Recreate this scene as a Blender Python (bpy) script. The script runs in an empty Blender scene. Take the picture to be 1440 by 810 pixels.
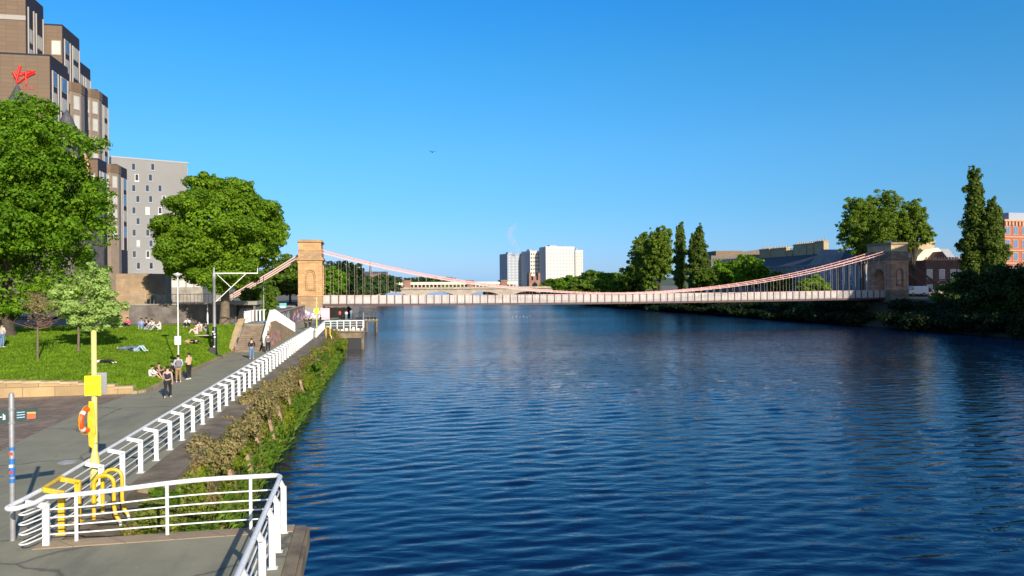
import bpy, bmesh, math, random
import numpy as np
from mathutils import Vector, Matrix
random.seed(7)
R = math.radians
sc = bpy.context.scene
COL = sc.collection

# ------------------------------------------------------------------ camera frame
F = 1050.0; CZ = 8.9
PITCH = R(0.16); ROLL = 0.0076
f0 = Vector((0, math.cos(PITCH), -math.sin(PITCH)))
u0 = Vector((0, math.sin(PITCH), math.cos(PITCH)))
r0 = Vector((1, 0, 0))
rc = r0*math.cos(ROLL) - u0*math.sin(ROLL)
uc = r0*math.sin(ROLL) + u0*math.cos(ROLL)
def ray(px, py): return (f0 + rc*((px-720)/F) - uc*((py-405)/F))
def P(px, py, z):
    d = ray(px, py); k = (z-CZ)/d.z
    return Vector((d.x*k, d.y*k, z))
def D(px, py, depth):
    d = ray(px, py); k = depth/d.y
    return Vector((d.x*k, depth, CZ+d.z*k))
TH = 0.1973
CU, SU = math.cos(TH), math.sin(TH)
def ST(s, t, z=0.0): return Vector((t*CU - s*SU, t*SU + s*CU, z))
def toST(p): return (-p.x*SU + p.y*CU, p.x*CU + p.y*SU)
def W(s, a, z=0.0): return ST(s, a + 0.02*(s-20), z)      # bank line coordinates
SUN_EL = R(22.5); SUN_DIR = Vector((0.48, -0.87, 0)).normalized()

# ------------------------------------------------------------------ materials
MATS = {}
def nodes(name):
    m = bpy.data.materials.new(name); m.use_nodes = True
    nt = m.node_tree; b = nt.nodes['Principled BSDF']
    return m, nt, b
def sheet_coord(nt, mode='obj'):
    tc = nt.nodes.new('ShaderNodeTexCoord')
    return tc.outputs['Object']
def mixc(nt, a, b, fac):
    n = nt.nodes.new('ShaderNodeMix'); n.data_type = 'RGBA'
    for sock, val in ((n.inputs[6], a), (n.inputs[7], b), (n.inputs[0], fac)):
        if hasattr(val, 'is_output') or isinstance(val, bpy.types.NodeSocket): nt.links.new(val, sock)
        elif isinstance(val, tuple): sock.default_value = (*val[:3], 1)
        else: sock.default_value = val
    return n.outputs[2]
def noise(nt, vec, scale, detail=4, rough=.55, dist=0):
    n = nt.nodes.new('ShaderNodeTexNoise'); n.inputs['Scale'].default_value = scale
    n.inputs['Detail'].default_value = detail; n.inputs['Roughness'].default_value = rough
    n.inputs['Distortion'].default_value = dist
    nt.links.new(vec, n.inputs['Vector']); return n.outputs['Fac']
def ramp(nt, fac, p0, p1, c0=(0,0,0), c1=(1,1,1)):
    n = nt.nodes.new('ShaderNodeValToRGB'); nt.links.new(fac, n.inputs[0])
    n.color_ramp.elements[0].position = p0; n.color_ramp.elements[1].position = p1
    n.color_ramp.elements[0].color = (*c0, 1); n.color_ramp.elements[1].color = (*c1, 1)
    return n.outputs[0]
def mapping(nt, vec, scale=(1,1,1), rot=(0,0,0)):
    n = nt.nodes.new('ShaderNodeMapping'); nt.links.new(vec, n.inputs[0])
    n.inputs['Scale'].default_value = scale; n.inputs['Rotation'].default_value = rot
    return n.outputs[0]
def bump(nt, b, h, strength=.3, dist=.05, normal=None):
    n = nt.nodes.new('ShaderNodeBump'); n.inputs['Strength'].default_value = strength
    n.inputs['Distance'].default_value = dist; nt.links.new(h, n.inputs['Height'])
    if normal is not None: nt.links.new(normal, n.inputs['Normal'])
    if b is not None: nt.links.new(n.outputs[0], b.inputs['Normal'])
    return n.outputs[0]
def mat(name, col, rough=.7, var=.25, scale=2.0, metal=0.0, bmp=0.0, col2=None, spec=.5, seed_dark=None):
    """noise varied plain surface"""
    if name in MATS: return MATS[name]
    m, nt, b = nodes(name)
    v = sheet_coord(nt)
    n1 = noise(nt, v, scale, 6, .6)
    dark = col2 if col2 else tuple(c*(1-var) for c in col)
    lite = tuple(min(1, c*(1+var*.6)) for c in col)
    c = mixc(nt, dark, lite, ramp(nt, n1, .3, .7))
    n2 = noise(nt, v, scale*9, 3, .6)
    c = mixc(nt, c, tuple(x*.7 for x in col), ramp(nt, n2, .58, .8, (0,0,0), (var*2,)*3))
    nt.links.new(c, b.inputs['Base Color'])
    b.inputs['Roughness'].default_value = rough; b.inputs['Metallic'].default_value = metal
    b.inputs['Specular IOR Level'].default_value = spec
    if bmp: bump(nt, b, n2, bmp, .02)
    MATS[name] = m; return m
def wallmat(name, col, mortar, bw, bh, rough=.8, var=.3, stain=None, msize=.02, offset=.5, bmp=.3, stainscale=.35, metal=0.0, stainamt=.8):
    """courses of blocks on any upright wall: (x+y, z) brick pattern plus blotches"""
    if name in MATS: return MATS[name]
    m, nt, b = nodes(name)
    v = sheet_coord(nt)
    sp = nt.nodes.new('ShaderNodeSeparateXYZ'); nt.links.new(v, sp.inputs[0])
    ad = nt.nodes.new('ShaderNodeMath'); ad.operation = 'ADD'
    nt.links.new(sp.outputs[0], ad.inputs[0]); nt.links.new(sp.outputs[1], ad.inputs[1])
    cb = nt.nodes.new('ShaderNodeCombineXYZ'); nt.links.new(ad.outputs[0], cb.inputs[0]); nt.links.new(sp.outputs[2], cb.inputs[1])
    br = nt.nodes.new('ShaderNodeTexBrick'); nt.links.new(cb.outputs[0], br.inputs['Vector'])
    br.inputs['Scale'].default_value = 1; br.inputs['Brick Width'].default_value = bw; br.inputs['Row Height'].default_value = bh
    br.inputs['Mortar Size'].default_value = msize; br.offset = offset
    br.inputs['Color1'].default_value = (*[c*(1-var) for c in col], 1); br.inputs['Color2'].default_value = (*[min(1, c*(1+var*.6)) for c in col], 1)
    br.inputs['Mortar'].default_value = (*mortar, 1); br.inputs['Bias'].default_value = 0.0
    c = br.outputs['Color']
    n1 = noise(nt, v, stainscale, 6, .65)
    st = stain if stain else tuple(x*.5 for x in col)
    c = mixc(nt, c, st, ramp(nt, n1, .42, .72, (0,0,0), (stainamt,)*3))
    n2 = noise(nt, v, 6, 4, .6)
    c = mixc(nt, c, tuple(x*.6 for x in col), ramp(nt, n2, .55, .8, (0,0,0), (.5,)*3))
    nt.links.new(c, b.inputs['Base Color']); b.inputs['Roughness'].default_value = rough
    b.inputs['Metallic'].default_value = metal
    if bmp: bump(nt, b, n2, bmp, .03)
    MATS[name] = m; return m
def leafmat(name, col, col2, trans=.35, dry=None, dryamt=.0):
    if name in MATS: return MATS[name]
    m, nt, b = nodes(name)
    g = nt.nodes.new('ShaderNodeNewGeometry')
    v = sheet_coord(nt)
    n1 = noise(nt, v, .7, 3, .6)
    c = mixc(nt, col, col2, g.outputs['Random Per Island'])
    c = mixc(nt, c, tuple(x*.62 for x in col2), ramp(nt, n1, .4, .7, (0,0,0), (.8,)*3))
    if dry:
        n3 = noise(nt, v, .45, 3, .6)
        c = mixc(nt, c, dry, ramp(nt, n3, .44, .6, (0,0,0), (dryamt,)*3))
    nt.links.new(c, b.inputs['Base Color']); b.inputs['Roughness'].default_value = .55
    b.inputs['Specular IOR Level'].default_value = .14
    tr = nt.nodes.new('ShaderNodeBsdfTranslucent')
    t2 = mixc(nt, c, (col[0]*1.6, col[1]*1.7, col[2]*.8), .5); nt.links.new(t2, tr.inputs[0])
    mx = nt.nodes.new('ShaderNodeMixShader'); mx.inputs[0].default_value = trans
    nt.links.new(b.outputs[0], mx.inputs[1]); nt.links.new(tr.outputs[0], mx.inputs[2])
    nt.links.new(mx.outputs[0], nt.nodes['Material Output'].inputs[0])
    MATS[name] = m; return m

M_white = mat('white_paint', (.78,.775,.76), .4, .12, 5)
M_whited = mat('white_paint_weathered', (.72,.71,.68), .5, .18, 4)
M_yellow = mat('yellow_paint', (.76,.47,.02), .45, .22, 7)
M_paleyellow = mat('pale_yellow_paint', (.75,.60,.16), .4, .15, 3)
def weather(m, scale=9, lo=.64, col=(.30,.17,.09), amt=.75):
    nt = m.node_tree; b = nt.nodes['Principled BSDF']; v = sheet_coord(nt); src = b.inputs['Base Color'].links[0].from_socket
    n = noise(nt, v, scale, 6, .75); n2 = noise(nt, mapping(nt, v, (6,6,.7)), 2.2, 4, .6)
    c = mixc(nt, src, col, ramp(nt, n, lo, lo+.05, (0,)*3, (amt,)*3))
    c = mixc(nt, c, (.42,.40,.36), ramp(nt, n2, .55, .75, (0,)*3, (.45,)*3))
    nt.links.new(c, b.inputs['Base Color'])
weather(M_white); weather(M_yellow, 8, .62, (.45,.30,.14), .8); weather(M_paleyellow, 6, .6, (.50,.42,.25), .6)
M_sign_yellow = mat('sign_yellow', (.85,.82,.01), .4, .03, 3)
M_orange = mat('lifebuoy_orange', (.85,.10,.015), .45, .1, 5)
M_galv = mat('galvanised_steel', (.33,.33,.34), .5, .2, 6, metal=.3)
M_grey = mat('grey_metal', (.30,.31,.31), .5, .15, 4)
M_black = mat('black_paint', (.015,.015,.016), .4, .3, 4)
M_darkglass = mat('dark_glass', (.02,.025,.032), .08, .3, 1, spec=.8)
M_blueglass = mat('blue_glass', (.10,.18,.32), .12, .3, 1, spec=.8)
M_blind = mat('white_blind', (.50,.49,.45), .6, .12, .6)
M_stonekerb = wallmat('kerb_stone', (.36,.27,.17), (.15,.11,.08), 1.1, .5, .85, .2, (.22,.17,.11), .015)
M_lowwall = wallmat('low_sandstone_wall', (.46,.32,.15), (.20,.14,.09), 1.6, .55, .85, .2, (.25,.17,.10), .02)
M_lowall_cap = mat('sandstone_coping', (.50,.37,.20), .85, .25, 1.5, bmp=.3)
M_timber = mat('weathered_timber', (.34,.23,.13), .9, .5, 2.5, bmp=.6, col2=(.12,.085,.06))
M_timberdark = mat('dark_quay_timber', (.20,.155,.10), .9, .5, 1.2, bmp=.6, col2=(.10,.08,.055))
M_concrete = mat('stained_concrete', (.30,.27,.22), .85, .4, .6, bmp=.4)
M_darkconc = mat('soot_stained_concrete', (.16,.14,.125), .9, .55, .8, bmp=.4)
M_brownstone = wallmat('bare_sandstone_block', (.40,.28,.16), (.30,.21,.12), .9, .32, .9, .18, (.20,.15,.11), .01, stainscale=.5)
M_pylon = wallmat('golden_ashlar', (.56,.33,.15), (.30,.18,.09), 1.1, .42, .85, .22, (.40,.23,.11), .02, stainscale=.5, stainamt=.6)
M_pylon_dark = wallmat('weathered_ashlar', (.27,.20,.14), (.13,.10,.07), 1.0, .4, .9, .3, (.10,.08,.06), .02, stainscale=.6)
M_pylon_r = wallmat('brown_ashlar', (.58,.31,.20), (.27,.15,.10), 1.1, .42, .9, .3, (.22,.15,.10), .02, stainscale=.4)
M_pink = mat('salmon_pink_iron', (.62,.31,.29), .5, .12, 1.2)
M_pinkw = mat('pale_pink_iron', (.60,.40,.37), .5, .12, 1.2)
M_hang = mat('grey_pink_rod', (.34,.26,.24), .5, .15, 1.5)
M_maroon = mat('maroon_iron', (.09,.045,.042), .55, .3, 1.5)
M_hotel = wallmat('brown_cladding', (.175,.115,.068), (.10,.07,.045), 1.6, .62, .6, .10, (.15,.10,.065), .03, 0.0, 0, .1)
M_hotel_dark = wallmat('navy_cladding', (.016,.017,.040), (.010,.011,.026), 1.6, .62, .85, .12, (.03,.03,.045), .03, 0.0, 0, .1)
M_spandrel = mat('taupe_spandrel', (.25,.19,.14), .5, .12, 1)
M_fin = mat('pale_fin', (.36,.33,.30), .5, .1, 1)
M_tower = wallmat('light_grey_render', (.25,.245,.235), (.215,.21,.20), 3.2, 2.9, .8, .05, (.22,.215,.205), .03, .5, 0, .08)
M_redsand = wallmat('red_sandstone', (.42,.13,.06), (.26,.10,.06), .8, .35, .85, .2, (.28,.10,.06), .02)
M_redtrim = mat('pale_red_trim', (.50,.30,.20), .8, .2, 1)
M_brickdark = wallmat('dark_red_stone', (.22,.10,.075), (.12,.07,.05), .8, .35, .85, .25, (.10,.06,.05), .02)
M_cream = mat('cream_render', (.68,.62,.48), .8, .12, .5)
M_terrace = wallmat('blue_grey_ashlar', (.34,.32,.33), (.22,.21,.22), 1.2, .45, .85, .12, (.22,.21,.22), .015)
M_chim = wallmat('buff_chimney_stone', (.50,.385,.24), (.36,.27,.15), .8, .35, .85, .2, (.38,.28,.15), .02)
M_slate = mat('slate_roof', (.075,.075,.085), .6, .3, 1.2, bmp=.3)
M_leadroof = mat('grey_metal_roof', (.36,.36,.38), .4, .15, .6)
M_brownbox = wallmat('brown_brick_box', (.20,.14,.085), (.13,.09,.06), 2, .8, .8, .12, (.16,.11,.07), .02)
M_bronze = mat('bronze_panel', (.11,.075,.05), .5, .2, .6)
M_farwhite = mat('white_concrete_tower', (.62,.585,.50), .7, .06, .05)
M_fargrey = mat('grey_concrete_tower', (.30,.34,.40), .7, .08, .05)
M_bridge_stone = wallmat('pale_bridge_stone', (.42,.36,.28), (.28,.24,.19), 2, .8, .85, .2, (.26,.22,.17), .03, stainscale=.12)
M_redpier = mat('red_pier_stone', (.27,.145,.105), .85, .3, .3)
M_bark = mat('bark', (.17,.13,.09), .95, .4, 3, bmp=.6)
M_barkdark = mat('dark_bark', (.07,.055,.04), .95, .4, 3, bmp=.6)
M_twig = mat('brown_twigs', (.24,.13,.075), .9, .3, 3)
M_skin = mat('skin', (.55,.33,.23), .5, .08, 9)
M_skin2 = mat('tanned_skin', (.42,.23,.14), .5, .08, 9)
M_hair = mat('dark_hair', (.02,.014,.010), .6, .3, 20)

M_maple = leafmat('maple_leaves', (.21,.36,.018), (.085,.20,.012), .35)
M_maple2 = leafmat('bright_leaves', (.26,.40,.022), (.10,.21,.014), .38)
M_lime = leafmat('lime_leaves', (.25,.35,.04), (.11,.18,.022), .38)
M_pale = leafmat('pale_leaves', (.50,.62,.20), (.26,.42,.10), .35)
M_mid = leafmat('mid_leaves', (.16,.25,.024), (.075,.14,.016), .32)
M_dk = leafmat('deep_leaves', (.035,.075,.014), (.02,.045,.010), .25)
M_poplar = leafmat('poplar_leaves', (.17,.24,.035), (.08,.125,.02), .35)
M_dk2 = leafmat('shade_darkened_leaves', (.022,.042,.010), (.012,.025,.006), .2)  # leaf colour darkened to carry the shade on the right bank
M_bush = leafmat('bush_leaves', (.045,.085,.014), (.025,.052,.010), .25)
M_weed = leafmat('weed_leaves', (.17,.27,.025), (.08,.16,.015), .35)
M_weedy = leafmat('yellow_weed_leaves', (.30,.33,.02), (.14,.22,.02), .35)
M_drygr = leafmat('brown_scrub', (.42,.30,.15), (.22,.22,.07), .25)
M_gcover = leafmat('bank_cover', (.27,.29,.04), (.13,.18,.028), .3, (.33,.22,.10), .95)
M_fargreen = leafmat('distant_leaves', (.065,.12,.03), (.04,.075,.02), .25)

# ------------------------------------------------------------------ mesh builder
class MB:
    def __init__(s): s.v = []; s.f = []
    def add(s, vs, fs):
        o = len(s.v); s.v += [tuple(v) for v in vs]; s.f += [tuple(i+o for i in f) for f in fs]; return s
    def box(s, x0, x1, y0, y1, z0, z1):
        return s.add([(x0,y0,z0),(x1,y0,z0),(x1,y1,z0),(x0,y1,z0),(x0,y0,z1),(x1,y0,z1),(x1,y1,z1),(x0,y1,z1)],
            [(0,3,2,1),(4,5,6,7),(0,1,5,4),(1,2,6,5),(2,3,7,6),(3,0,4,7)])
    def boxc(s, c, sz, rz=0):
        cs, sn = math.cos(rz), math.sin(rz); hx, hy, hz = sz[0]/2, sz[1]/2, sz[2]/2
        vs = []
        for z in (-hz, hz):
            for x, y in ((-hx,-hy),(hx,-hy),(hx,hy),(-hx,hy)):
                vs.append((c[0]+x*cs-y*sn, c[1]+x*sn+y*cs, c[2]+z))
        return s.add(vs, [(0,3,2,1),(4,5,6,7),(0,1,5,4),(1,2,6,5),(2,3,7,6),(3,0,4,7)])
    def beam(s, p, q, w, h, up=(0,0,1)):
        p = Vector(p); q = Vector(q); d = (q-p).normalized(); up = Vector(up)
        side = d.cross(up)
        if side.length < 1e-4: side = Vector((1,0,0))
        side.normalize(); nn = side.cross(d).normalized()
        vs = []
        for c in (p, q):
            for a, b in ((-1,-1),(1,-1),(1,1),(-1,1)): vs.append(c + side*(a*w/2) + nn*(b*h/2))
        return s.add(vs, [(0,3,2,1),(4,5,6,7),(0,1,5,4),(1,2,6,5),(2,3,7,6),(3,0,4,7)])
    def tube(s, pts, r, n=8, closed=False):
        pts = [Vector(p) for p in pts]; m = len(pts)
        rr = r if isinstance(r, (list, tuple)) else [r]*m
        base = len(s.v); prev = None
        for i, p in enumerate(pts):
            a = pts[(i-1) % m] if (closed or i > 0) else pts[i]
            b = pts[(i+1) % m] if (closed or i < m-1) else pts[i]
            d = (b-a)
            if d.length < 1e-6: d = Vector((0,0,1))
            d.normalize()
            if prev is None:
                ref = Vector((0,0,1)) if abs(d.z) < .9 else Vector((1,0,0))
                x = d.cross(ref).normalized()
            else:
                x = (prev - d*prev.dot(d))
                x = x.normalized() if x.length > 1e-5 else d.orthogonal().normalized()
            prev = x; y = d.cross(x)
            for k in range(n):
                an = 2*math.pi*k/n
                s.v.append(tuple(p + x*(math.cos(an)*rr[i]) + y*(math.sin(an)*rr[i])))
        for i in range(m if closed else m-1):
            j = (i+1) % m
            for k in range(n):
                k2 = (k+1) % n
                s.f.append((base+i*n+k, base+i*n+k2, base+j*n+k2, base+j*n+k))
        if not closed:
            s.f.append(tuple(base+k for k in range(n-1, -1, -1)))
            s.f.append(tuple(base+(m-1)*n+k for k in range(n)))
        return s
    def prism(s, poly, z0, z1):
        n = len(poly); vs = [(x,y,z0) for x,y in poly] + [(x,y,z1) for x,y in poly]
        return s.add(vs, [tuple(range(n-1,-1,-1)), tuple(range(n,2*n))] + [(i,(i+1)%n,n+(i+1)%n,n+i) for i in range(n)])
    def prism_y(s, poly, y0, y1):   # poly in x,z
        n = len(poly); vs = [(x,y0,z) for x,z in poly] + [(x,y1,z) for x,z in poly]
        return s.add(vs, [tuple(range(n)), tuple(range(2*n-1,n-1,-1))] + [(i,n+i,n+(i+1)%n,(i+1)%n) for i in range(n)])
    def prism_x(s, poly, x0, x1):   # poly in y,z
        n = len(poly); vs = [(x0,y,z) for y,z in poly] + [(x1,y,z) for y,z in poly]
        return s.add(vs, [tuple(range(n-1,-1,-1)), tuple(range(n,2*n))] + [(i,(i+1)%n,n+(i+1)%n,n+i) for i in range(n)])
    def lathe(s, prof, c=(0,0,0), n=16):
        base = len(s.v)
        for r, z in prof:
            for k in range(n):
                a = 2*math.pi*k/n; s.v.append((c[0]+r*math.cos(a), c[1]+r*math.sin(a), c[2]+z))
        for i in range(len(prof)-1):
            for k in range(n):
                k2 = (k+1) % n; s.f.append((base+i*n+k, base+i*n+k2, base+(i+1)*n+k2, base+(i+1)*n+k))
        s.f.append(tuple(base+k for k in range(n-1,-1,-1))); s.f.append(tuple(base+(len(prof)-1)*n+k for k in range(n)))
        return s
    def ell(s, c, r, n=10, m=7):
        prof = []
        base = len(s.v)
        for i in range(1, m):
            th = math.pi*i/m
            for k in range(n):
                a = 2*math.pi*k/n
                s.v.append((c[0]+r[0]*math.sin(th)*math.cos(a), c[1]+r[1]*math.sin(th)*math.sin(a), c[2]-r[2]*math.cos(th)))
        for i in range(m-2):
            for k in range(n):
                k2 = (k+1) % n; s.f.append((base+i*n+k, base+i*n+k2, base+(i+1)*n+k2, base+(i+1)*n+k))
        b = len(s.v); s.v.append((c[0],c[1],c[2]-r[2])); s.v.append((c[0],c[1],c[2]+r[2]))
        for k in range(n):
            k2 = (k+1) % n
            s.f.append((b, base+k2, base+k)); s.f.append((b+1, base+(m-2)*n+k, base+(m-2)*n+k2))
        return s
    def build(s, name, m, parent=None, loc=None, rz=0, smooth=False, bevel=0):
        me = bpy.data.meshes.new(name); me.from_pydata(s.v, [], s.f); me.validate(); me.update()
        me.materials.append(m)
        if smooth:
            for p in me.polygons: p.use_smooth = len(p.vertices) <= 4
            try: me.set_sharp_from_angle(angle=R(50))
            except Exception: pass
        o = bpy.data.objects.new(name, me); COL.objects.link(o)
        if parent is not None: o.parent = parent
        if loc is not None: o.location = loc
        o.rotation_euler = (0, 0, rz)
        if bevel:
            b = o.modifiers.new('bevel', 'BEVEL'); b.width = bevel; b.segments = 2; b.limit_method = 'ANGLE'
        return o
def tag(o, label, cat, group=None, kind=None):
    o['label'] = label; o['category'] = cat
    if group: o['group'] = group
    if kind: o['kind'] = kind
    return o
def thing(name, label, cat, loc=(0,0,0), rz=0.0, group=None):
    o = bpy.data.objects.new(name, None); COL.objects.link(o); o.location = loc; o.rotation_euler = (0,0,rz)
    o.empty_display_size = .3
    return tag(o, label, cat, group)
def struct(o): o['kind'] = 'structure'; return o
def fastmesh(name, verts, quads, m, parent=None, loc=None):
    me = bpy.data.meshes.new(name); nv = len(verts); nf = len(quads); k = quads.shape[1]
    me.vertices.add(nv); me.vertices.foreach_set('co', verts.astype(np.float32).ravel())
    me.loops.add(nf*k); me.loops.foreach_set('vertex_index', quads.astype(np.int32).ravel())
    me.polygons.add(nf); me.polygons.foreach_set('loop_start', np.arange(0, nf*k, k, dtype=np.int32))
    me.polygons.foreach_set('loop_total', np.full(nf, k, dtype=np.int32))
    me.update(calc_edges=True); me.materials.append(m)
    o = bpy.data.objects.new(name, me); COL.objects.link(o)
    if parent is not None: o.parent = parent
    if loc is not None: o.location = loc
    return o
def leaf_arrays(lobes, n, size, seed, shell=.35, up=.35, aspect=1.6, jitter=.5):
    rng = np.random.default_rng(seed)
    L = np.array([[*c, *r] for c, r in lobes], dtype=float)
    area = (L[:,3]*L[:,4] + L[:,4]*L[:,5] + L[:,3]*L[:,5]); area /= area.sum()
    idx = rng.choice(len(L), n, p=area); l = L[idx]
    d = rng.normal(size=(n,3)); d[:,2] += up; d /= np.linalg.norm(d, axis=1)[:,None]
    rad = 1 - np.abs(rng.normal(size=n))*shell; rad = np.clip(rad, .1, 1.12)
    rad *= 1 + .12*np.sin(d[:,0]*7+idx)*np.cos(d[:,1]*6+idx*1.7)
    c = l[:,:3] + d*l[:,3:]*rad[:,None]
    nn = d + rng.normal(size=(n,3))*jitter; nn[:,2] += .25; nn /= np.linalg.norm(nn, axis=1)[:,None]
    a = np.cross(nn, rng.normal(size=(n,3))); a /= np.linalg.norm(a, axis=1)[:,None]
    b = np.cross(nn, a)
    s = size*(.6 + .8*rng.random(n))[:,None]
    v = np.empty((n,4,3))
    v[:,0] = c - a*s*.5*aspect; v[:,1] = c - b*s*.5 + nn*s*.12; v[:,2] = c + a*s*.5*aspect; v[:,3] = c + b*s*.5 + nn*s*.12
    return v.reshape(-1,3), np.arange(n*4).reshape(-1,4)
def lobes_round(cx, cy, cz, rx, ry, rz, n, seed, r0=.22, r1=.36, bottom=-.55):
    rng = random.Random(seed); out = []
    k = 0
    while len(out) < n and k < 5000:
        k += 1
        d = Vector((rng.gauss(0,1), rng.gauss(0,1), rng.gauss(0,1))).normalized()
        if d.z < bottom: continue
        q = rng.uniform(.55, .86)
        c = Vector((cx+d.x*rx*q, cy+d.y*ry*q, cz+d.z*rz*q)); r = rng.uniform(r0, r1)
        out.append((tuple(c), (r*rx*1.05, r*ry*1.05, r*rz*.85)))
    for i in range(n//4):
        d = Vector((rng.uniform(-.4,.4), rng.uniform(-.4,.4), rng.uniform(-.4,.4)))
        out.append(((cx+d.x*rx, cy+d.y*ry, cz+d.z*rz), (rx*.35, ry*.35, rz*.35)))
    return out
def limb_mesh(h, r, lobes, seed, split=.4, lean=(0,0), nl=10):
    """tapered trunk with limbs that reach into the crown lobes, local coordinates"""
    rng = random.Random(seed); mb = MB()
    top = Vector((lean[0]+rng.uniform(-.2,.2), lean[1], h))
    def pt(t): return Vector((top.x*t*t + .12*math.sin(t*5+seed)*min(1,t*3), top.y*t*t + .1*math.cos(t*4+seed)*min(1,t*3)-.1*min(1,t*3), h*t))
    ts = [0, .03, .1, .25, .45, .65, .85, 1]
    mb.tube([pt(t) for t in ts], [r*1.5, r*1.15, r, r*.85, r*.65, r*.45, r*.25, r*.08], 10)
    for c, rr in rng.sample(lobes, min(nl, len(lobes))):
        t = rng.uniform(split, .85); p = pt(t); c = Vector(c)
        mid = p.lerp(c, .5) + Vector((0,0,-.06*h*rng.random())); r1 = r*(.5-.35*t)
        mb.tube([p, p.lerp(mid,.5), mid, c], [r1, r1*.8, r1*.6, r1*.2], 6)
    return mb
def tree(name, label, cat, loc, h, lobes, nleaf, lsize, m, bark, trunk_h, trunk_r, seed, group=None, shell=.35, up=.35, nl=10, aspect=1.5, jitter=.38, split=.4, clump=5, airy=0):
    t = thing(name, label, cat, loc, 0, group)
    rg = random.Random(seed*7+1); cl = []
    cen = Vector((0,0,sum(c[2] for c, r in lobes)/len(lobes)))
    for k in range(int(len(lobes)*clump)):
        c, r = rg.choice(lobes); c = Vector(c)
        d = Vector((rg.gauss(0,1), rg.gauss(0,1), rg.gauss(.15,1))).normalized()
        o_ = (c-cen); o_ = o_.normalized() if o_.length > .01 else d
        d = (d + o_*.5).normalized(); q = rg.uniform(.85,1.18); s_ = rg.uniform(.28,.55)
        cl.append(((c.x+d.x*r[0]*q, c.y+d.y*r[1]*q, c.z+d.z*r[2]*q), (r[0]*s_, r[1]*s_, r[2]*s_*.8)))
    inner = [(c, (r[0]*.86, r[1]*.86, r[2]*.86)) for c, r in lobes]
    if airy: cl = [((c[0]*1.05,c[1]*1.05,c[2]+(c[2]-cen.z)*.04),(r[0]*rg.uniform(.7,1.2),r[1]*rg.uniform(.7,1.2),r[2]*rg.uniform(.45,.8))) for c, r in cl]
    n1 = int(nleaf*(.22 if airy else .3)); n2 = nleaf-n1
    v1, q1 = leaf_arrays(inner, n1, lsize*1.15, seed, shell, up, aspect, jitter)
    v2, q2 = leaf_arrays(cl, n2, lsize*.9, seed+5, .3, .5, aspect, jitter)
    v = np.vstack([v1, v2]); q = np.arange(len(v)).reshape(-1,4)
    fastmesh('crown', v, q, m, t)
    limb_mesh(trunk_h, trunk_r, lobes, seed, nl=nl, split=split).build('trunk', bark, t, smooth=True)
    return t

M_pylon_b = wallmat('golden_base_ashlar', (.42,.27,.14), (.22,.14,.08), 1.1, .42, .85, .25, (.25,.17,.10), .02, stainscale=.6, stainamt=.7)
SKY_STR=.144; SUN_STR=4.6; EXPOSURE=.5
# ================================================================== SETTING
# ---- water
def make_water():
    m, nt, b = nodes('river_water')
    v = sheet_coord(nt)
    v1 = mapping(nt, v, (.34, 1.0, 1), (0, 0, R(-4)))
    v2 = mapping(nt, v, (.55, 1.0, 1), (0, 0, R(-26)))
    patch = ramp(nt, noise(nt, mapping(nt, v, (.5,1,1)), .022, 3, .5), .38, .62, (.45,)*3, (1,)*3)
    a = noise(nt, v1, .95, 2, .5, .6)
    c = noise(nt, v2, 2.1, 3, .55, .4)
    d = noise(nt, v1, 6.5, 3, .6, .2)
    def mul(x, k):
        n = nt.nodes.new('ShaderNodeMath'); n.operation = 'MULTIPLY'; nt.links.new(x, n.inputs[0])
        if isinstance(k, float): n.inputs[1].default_value = k
        else: nt.links.new(k, n.inputs[1])
        return n.outputs[0]
    def add(x, y):
        n = nt.nodes.new('ShaderNodeMath'); n.operation = 'ADD'; nt.links.new(x, n.inputs[0]); nt.links.new(y, n.inputs[1]); return n.outputs[0]
    h = add(add(mul(a, 1.0), mul(c, .50)), mul(mul(d, .085), patch))
    h = mul(h, patch)
    bn = nt.nodes.new('ShaderNodeBump'); bn.inputs['Strength'].default_value = 1; nt.links.new(h, bn.inputs['Height'])
    sv2 = nt.nodes.new('ShaderNodeSeparateXYZ'); nt.links.new(v, sv2.inputs[0])
    mb_ = nt.nodes.new('ShaderNodeMapRange'); nt.links.new(sv2.outputs[1], mb_.inputs[0])
    mb_.inputs[1].default_value = 40; mb_.inputs[2].default_value = 150; mb_.inputs[3].default_value = .075; mb_.inputs[4].default_value = .30
    nt.links.new(mb_.outputs[0], bn.inputs['Distance']); nt.links.new(bn.outputs[0], b.inputs['Normal'])
    b.inputs['Base Color'].default_value = (.001, .008, .034, 1)
    sv = nt.nodes.new('ShaderNodeSeparateXYZ'); nt.links.new(v, sv.inputs[0])
    mr_ = nt.nodes.new('ShaderNodeMapRange'); nt.links.new(sv.outputs[1], mr_.inputs[0])
    mr_.inputs[1].default_value = 40; mr_.inputs[2].default_value = 150; mr_.inputs[3].default_value = .02; mr_.inputs[4].default_value = .11
    nt.links.new(mr_.outputs[0], b.inputs['Roughness']); b.inputs['IOR'].default_value = 1.333
    return m
M_water = make_water()
wp = [ST(-80,-9), ST(-80,118), ST(700,118), ST(700,-9)]
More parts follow.
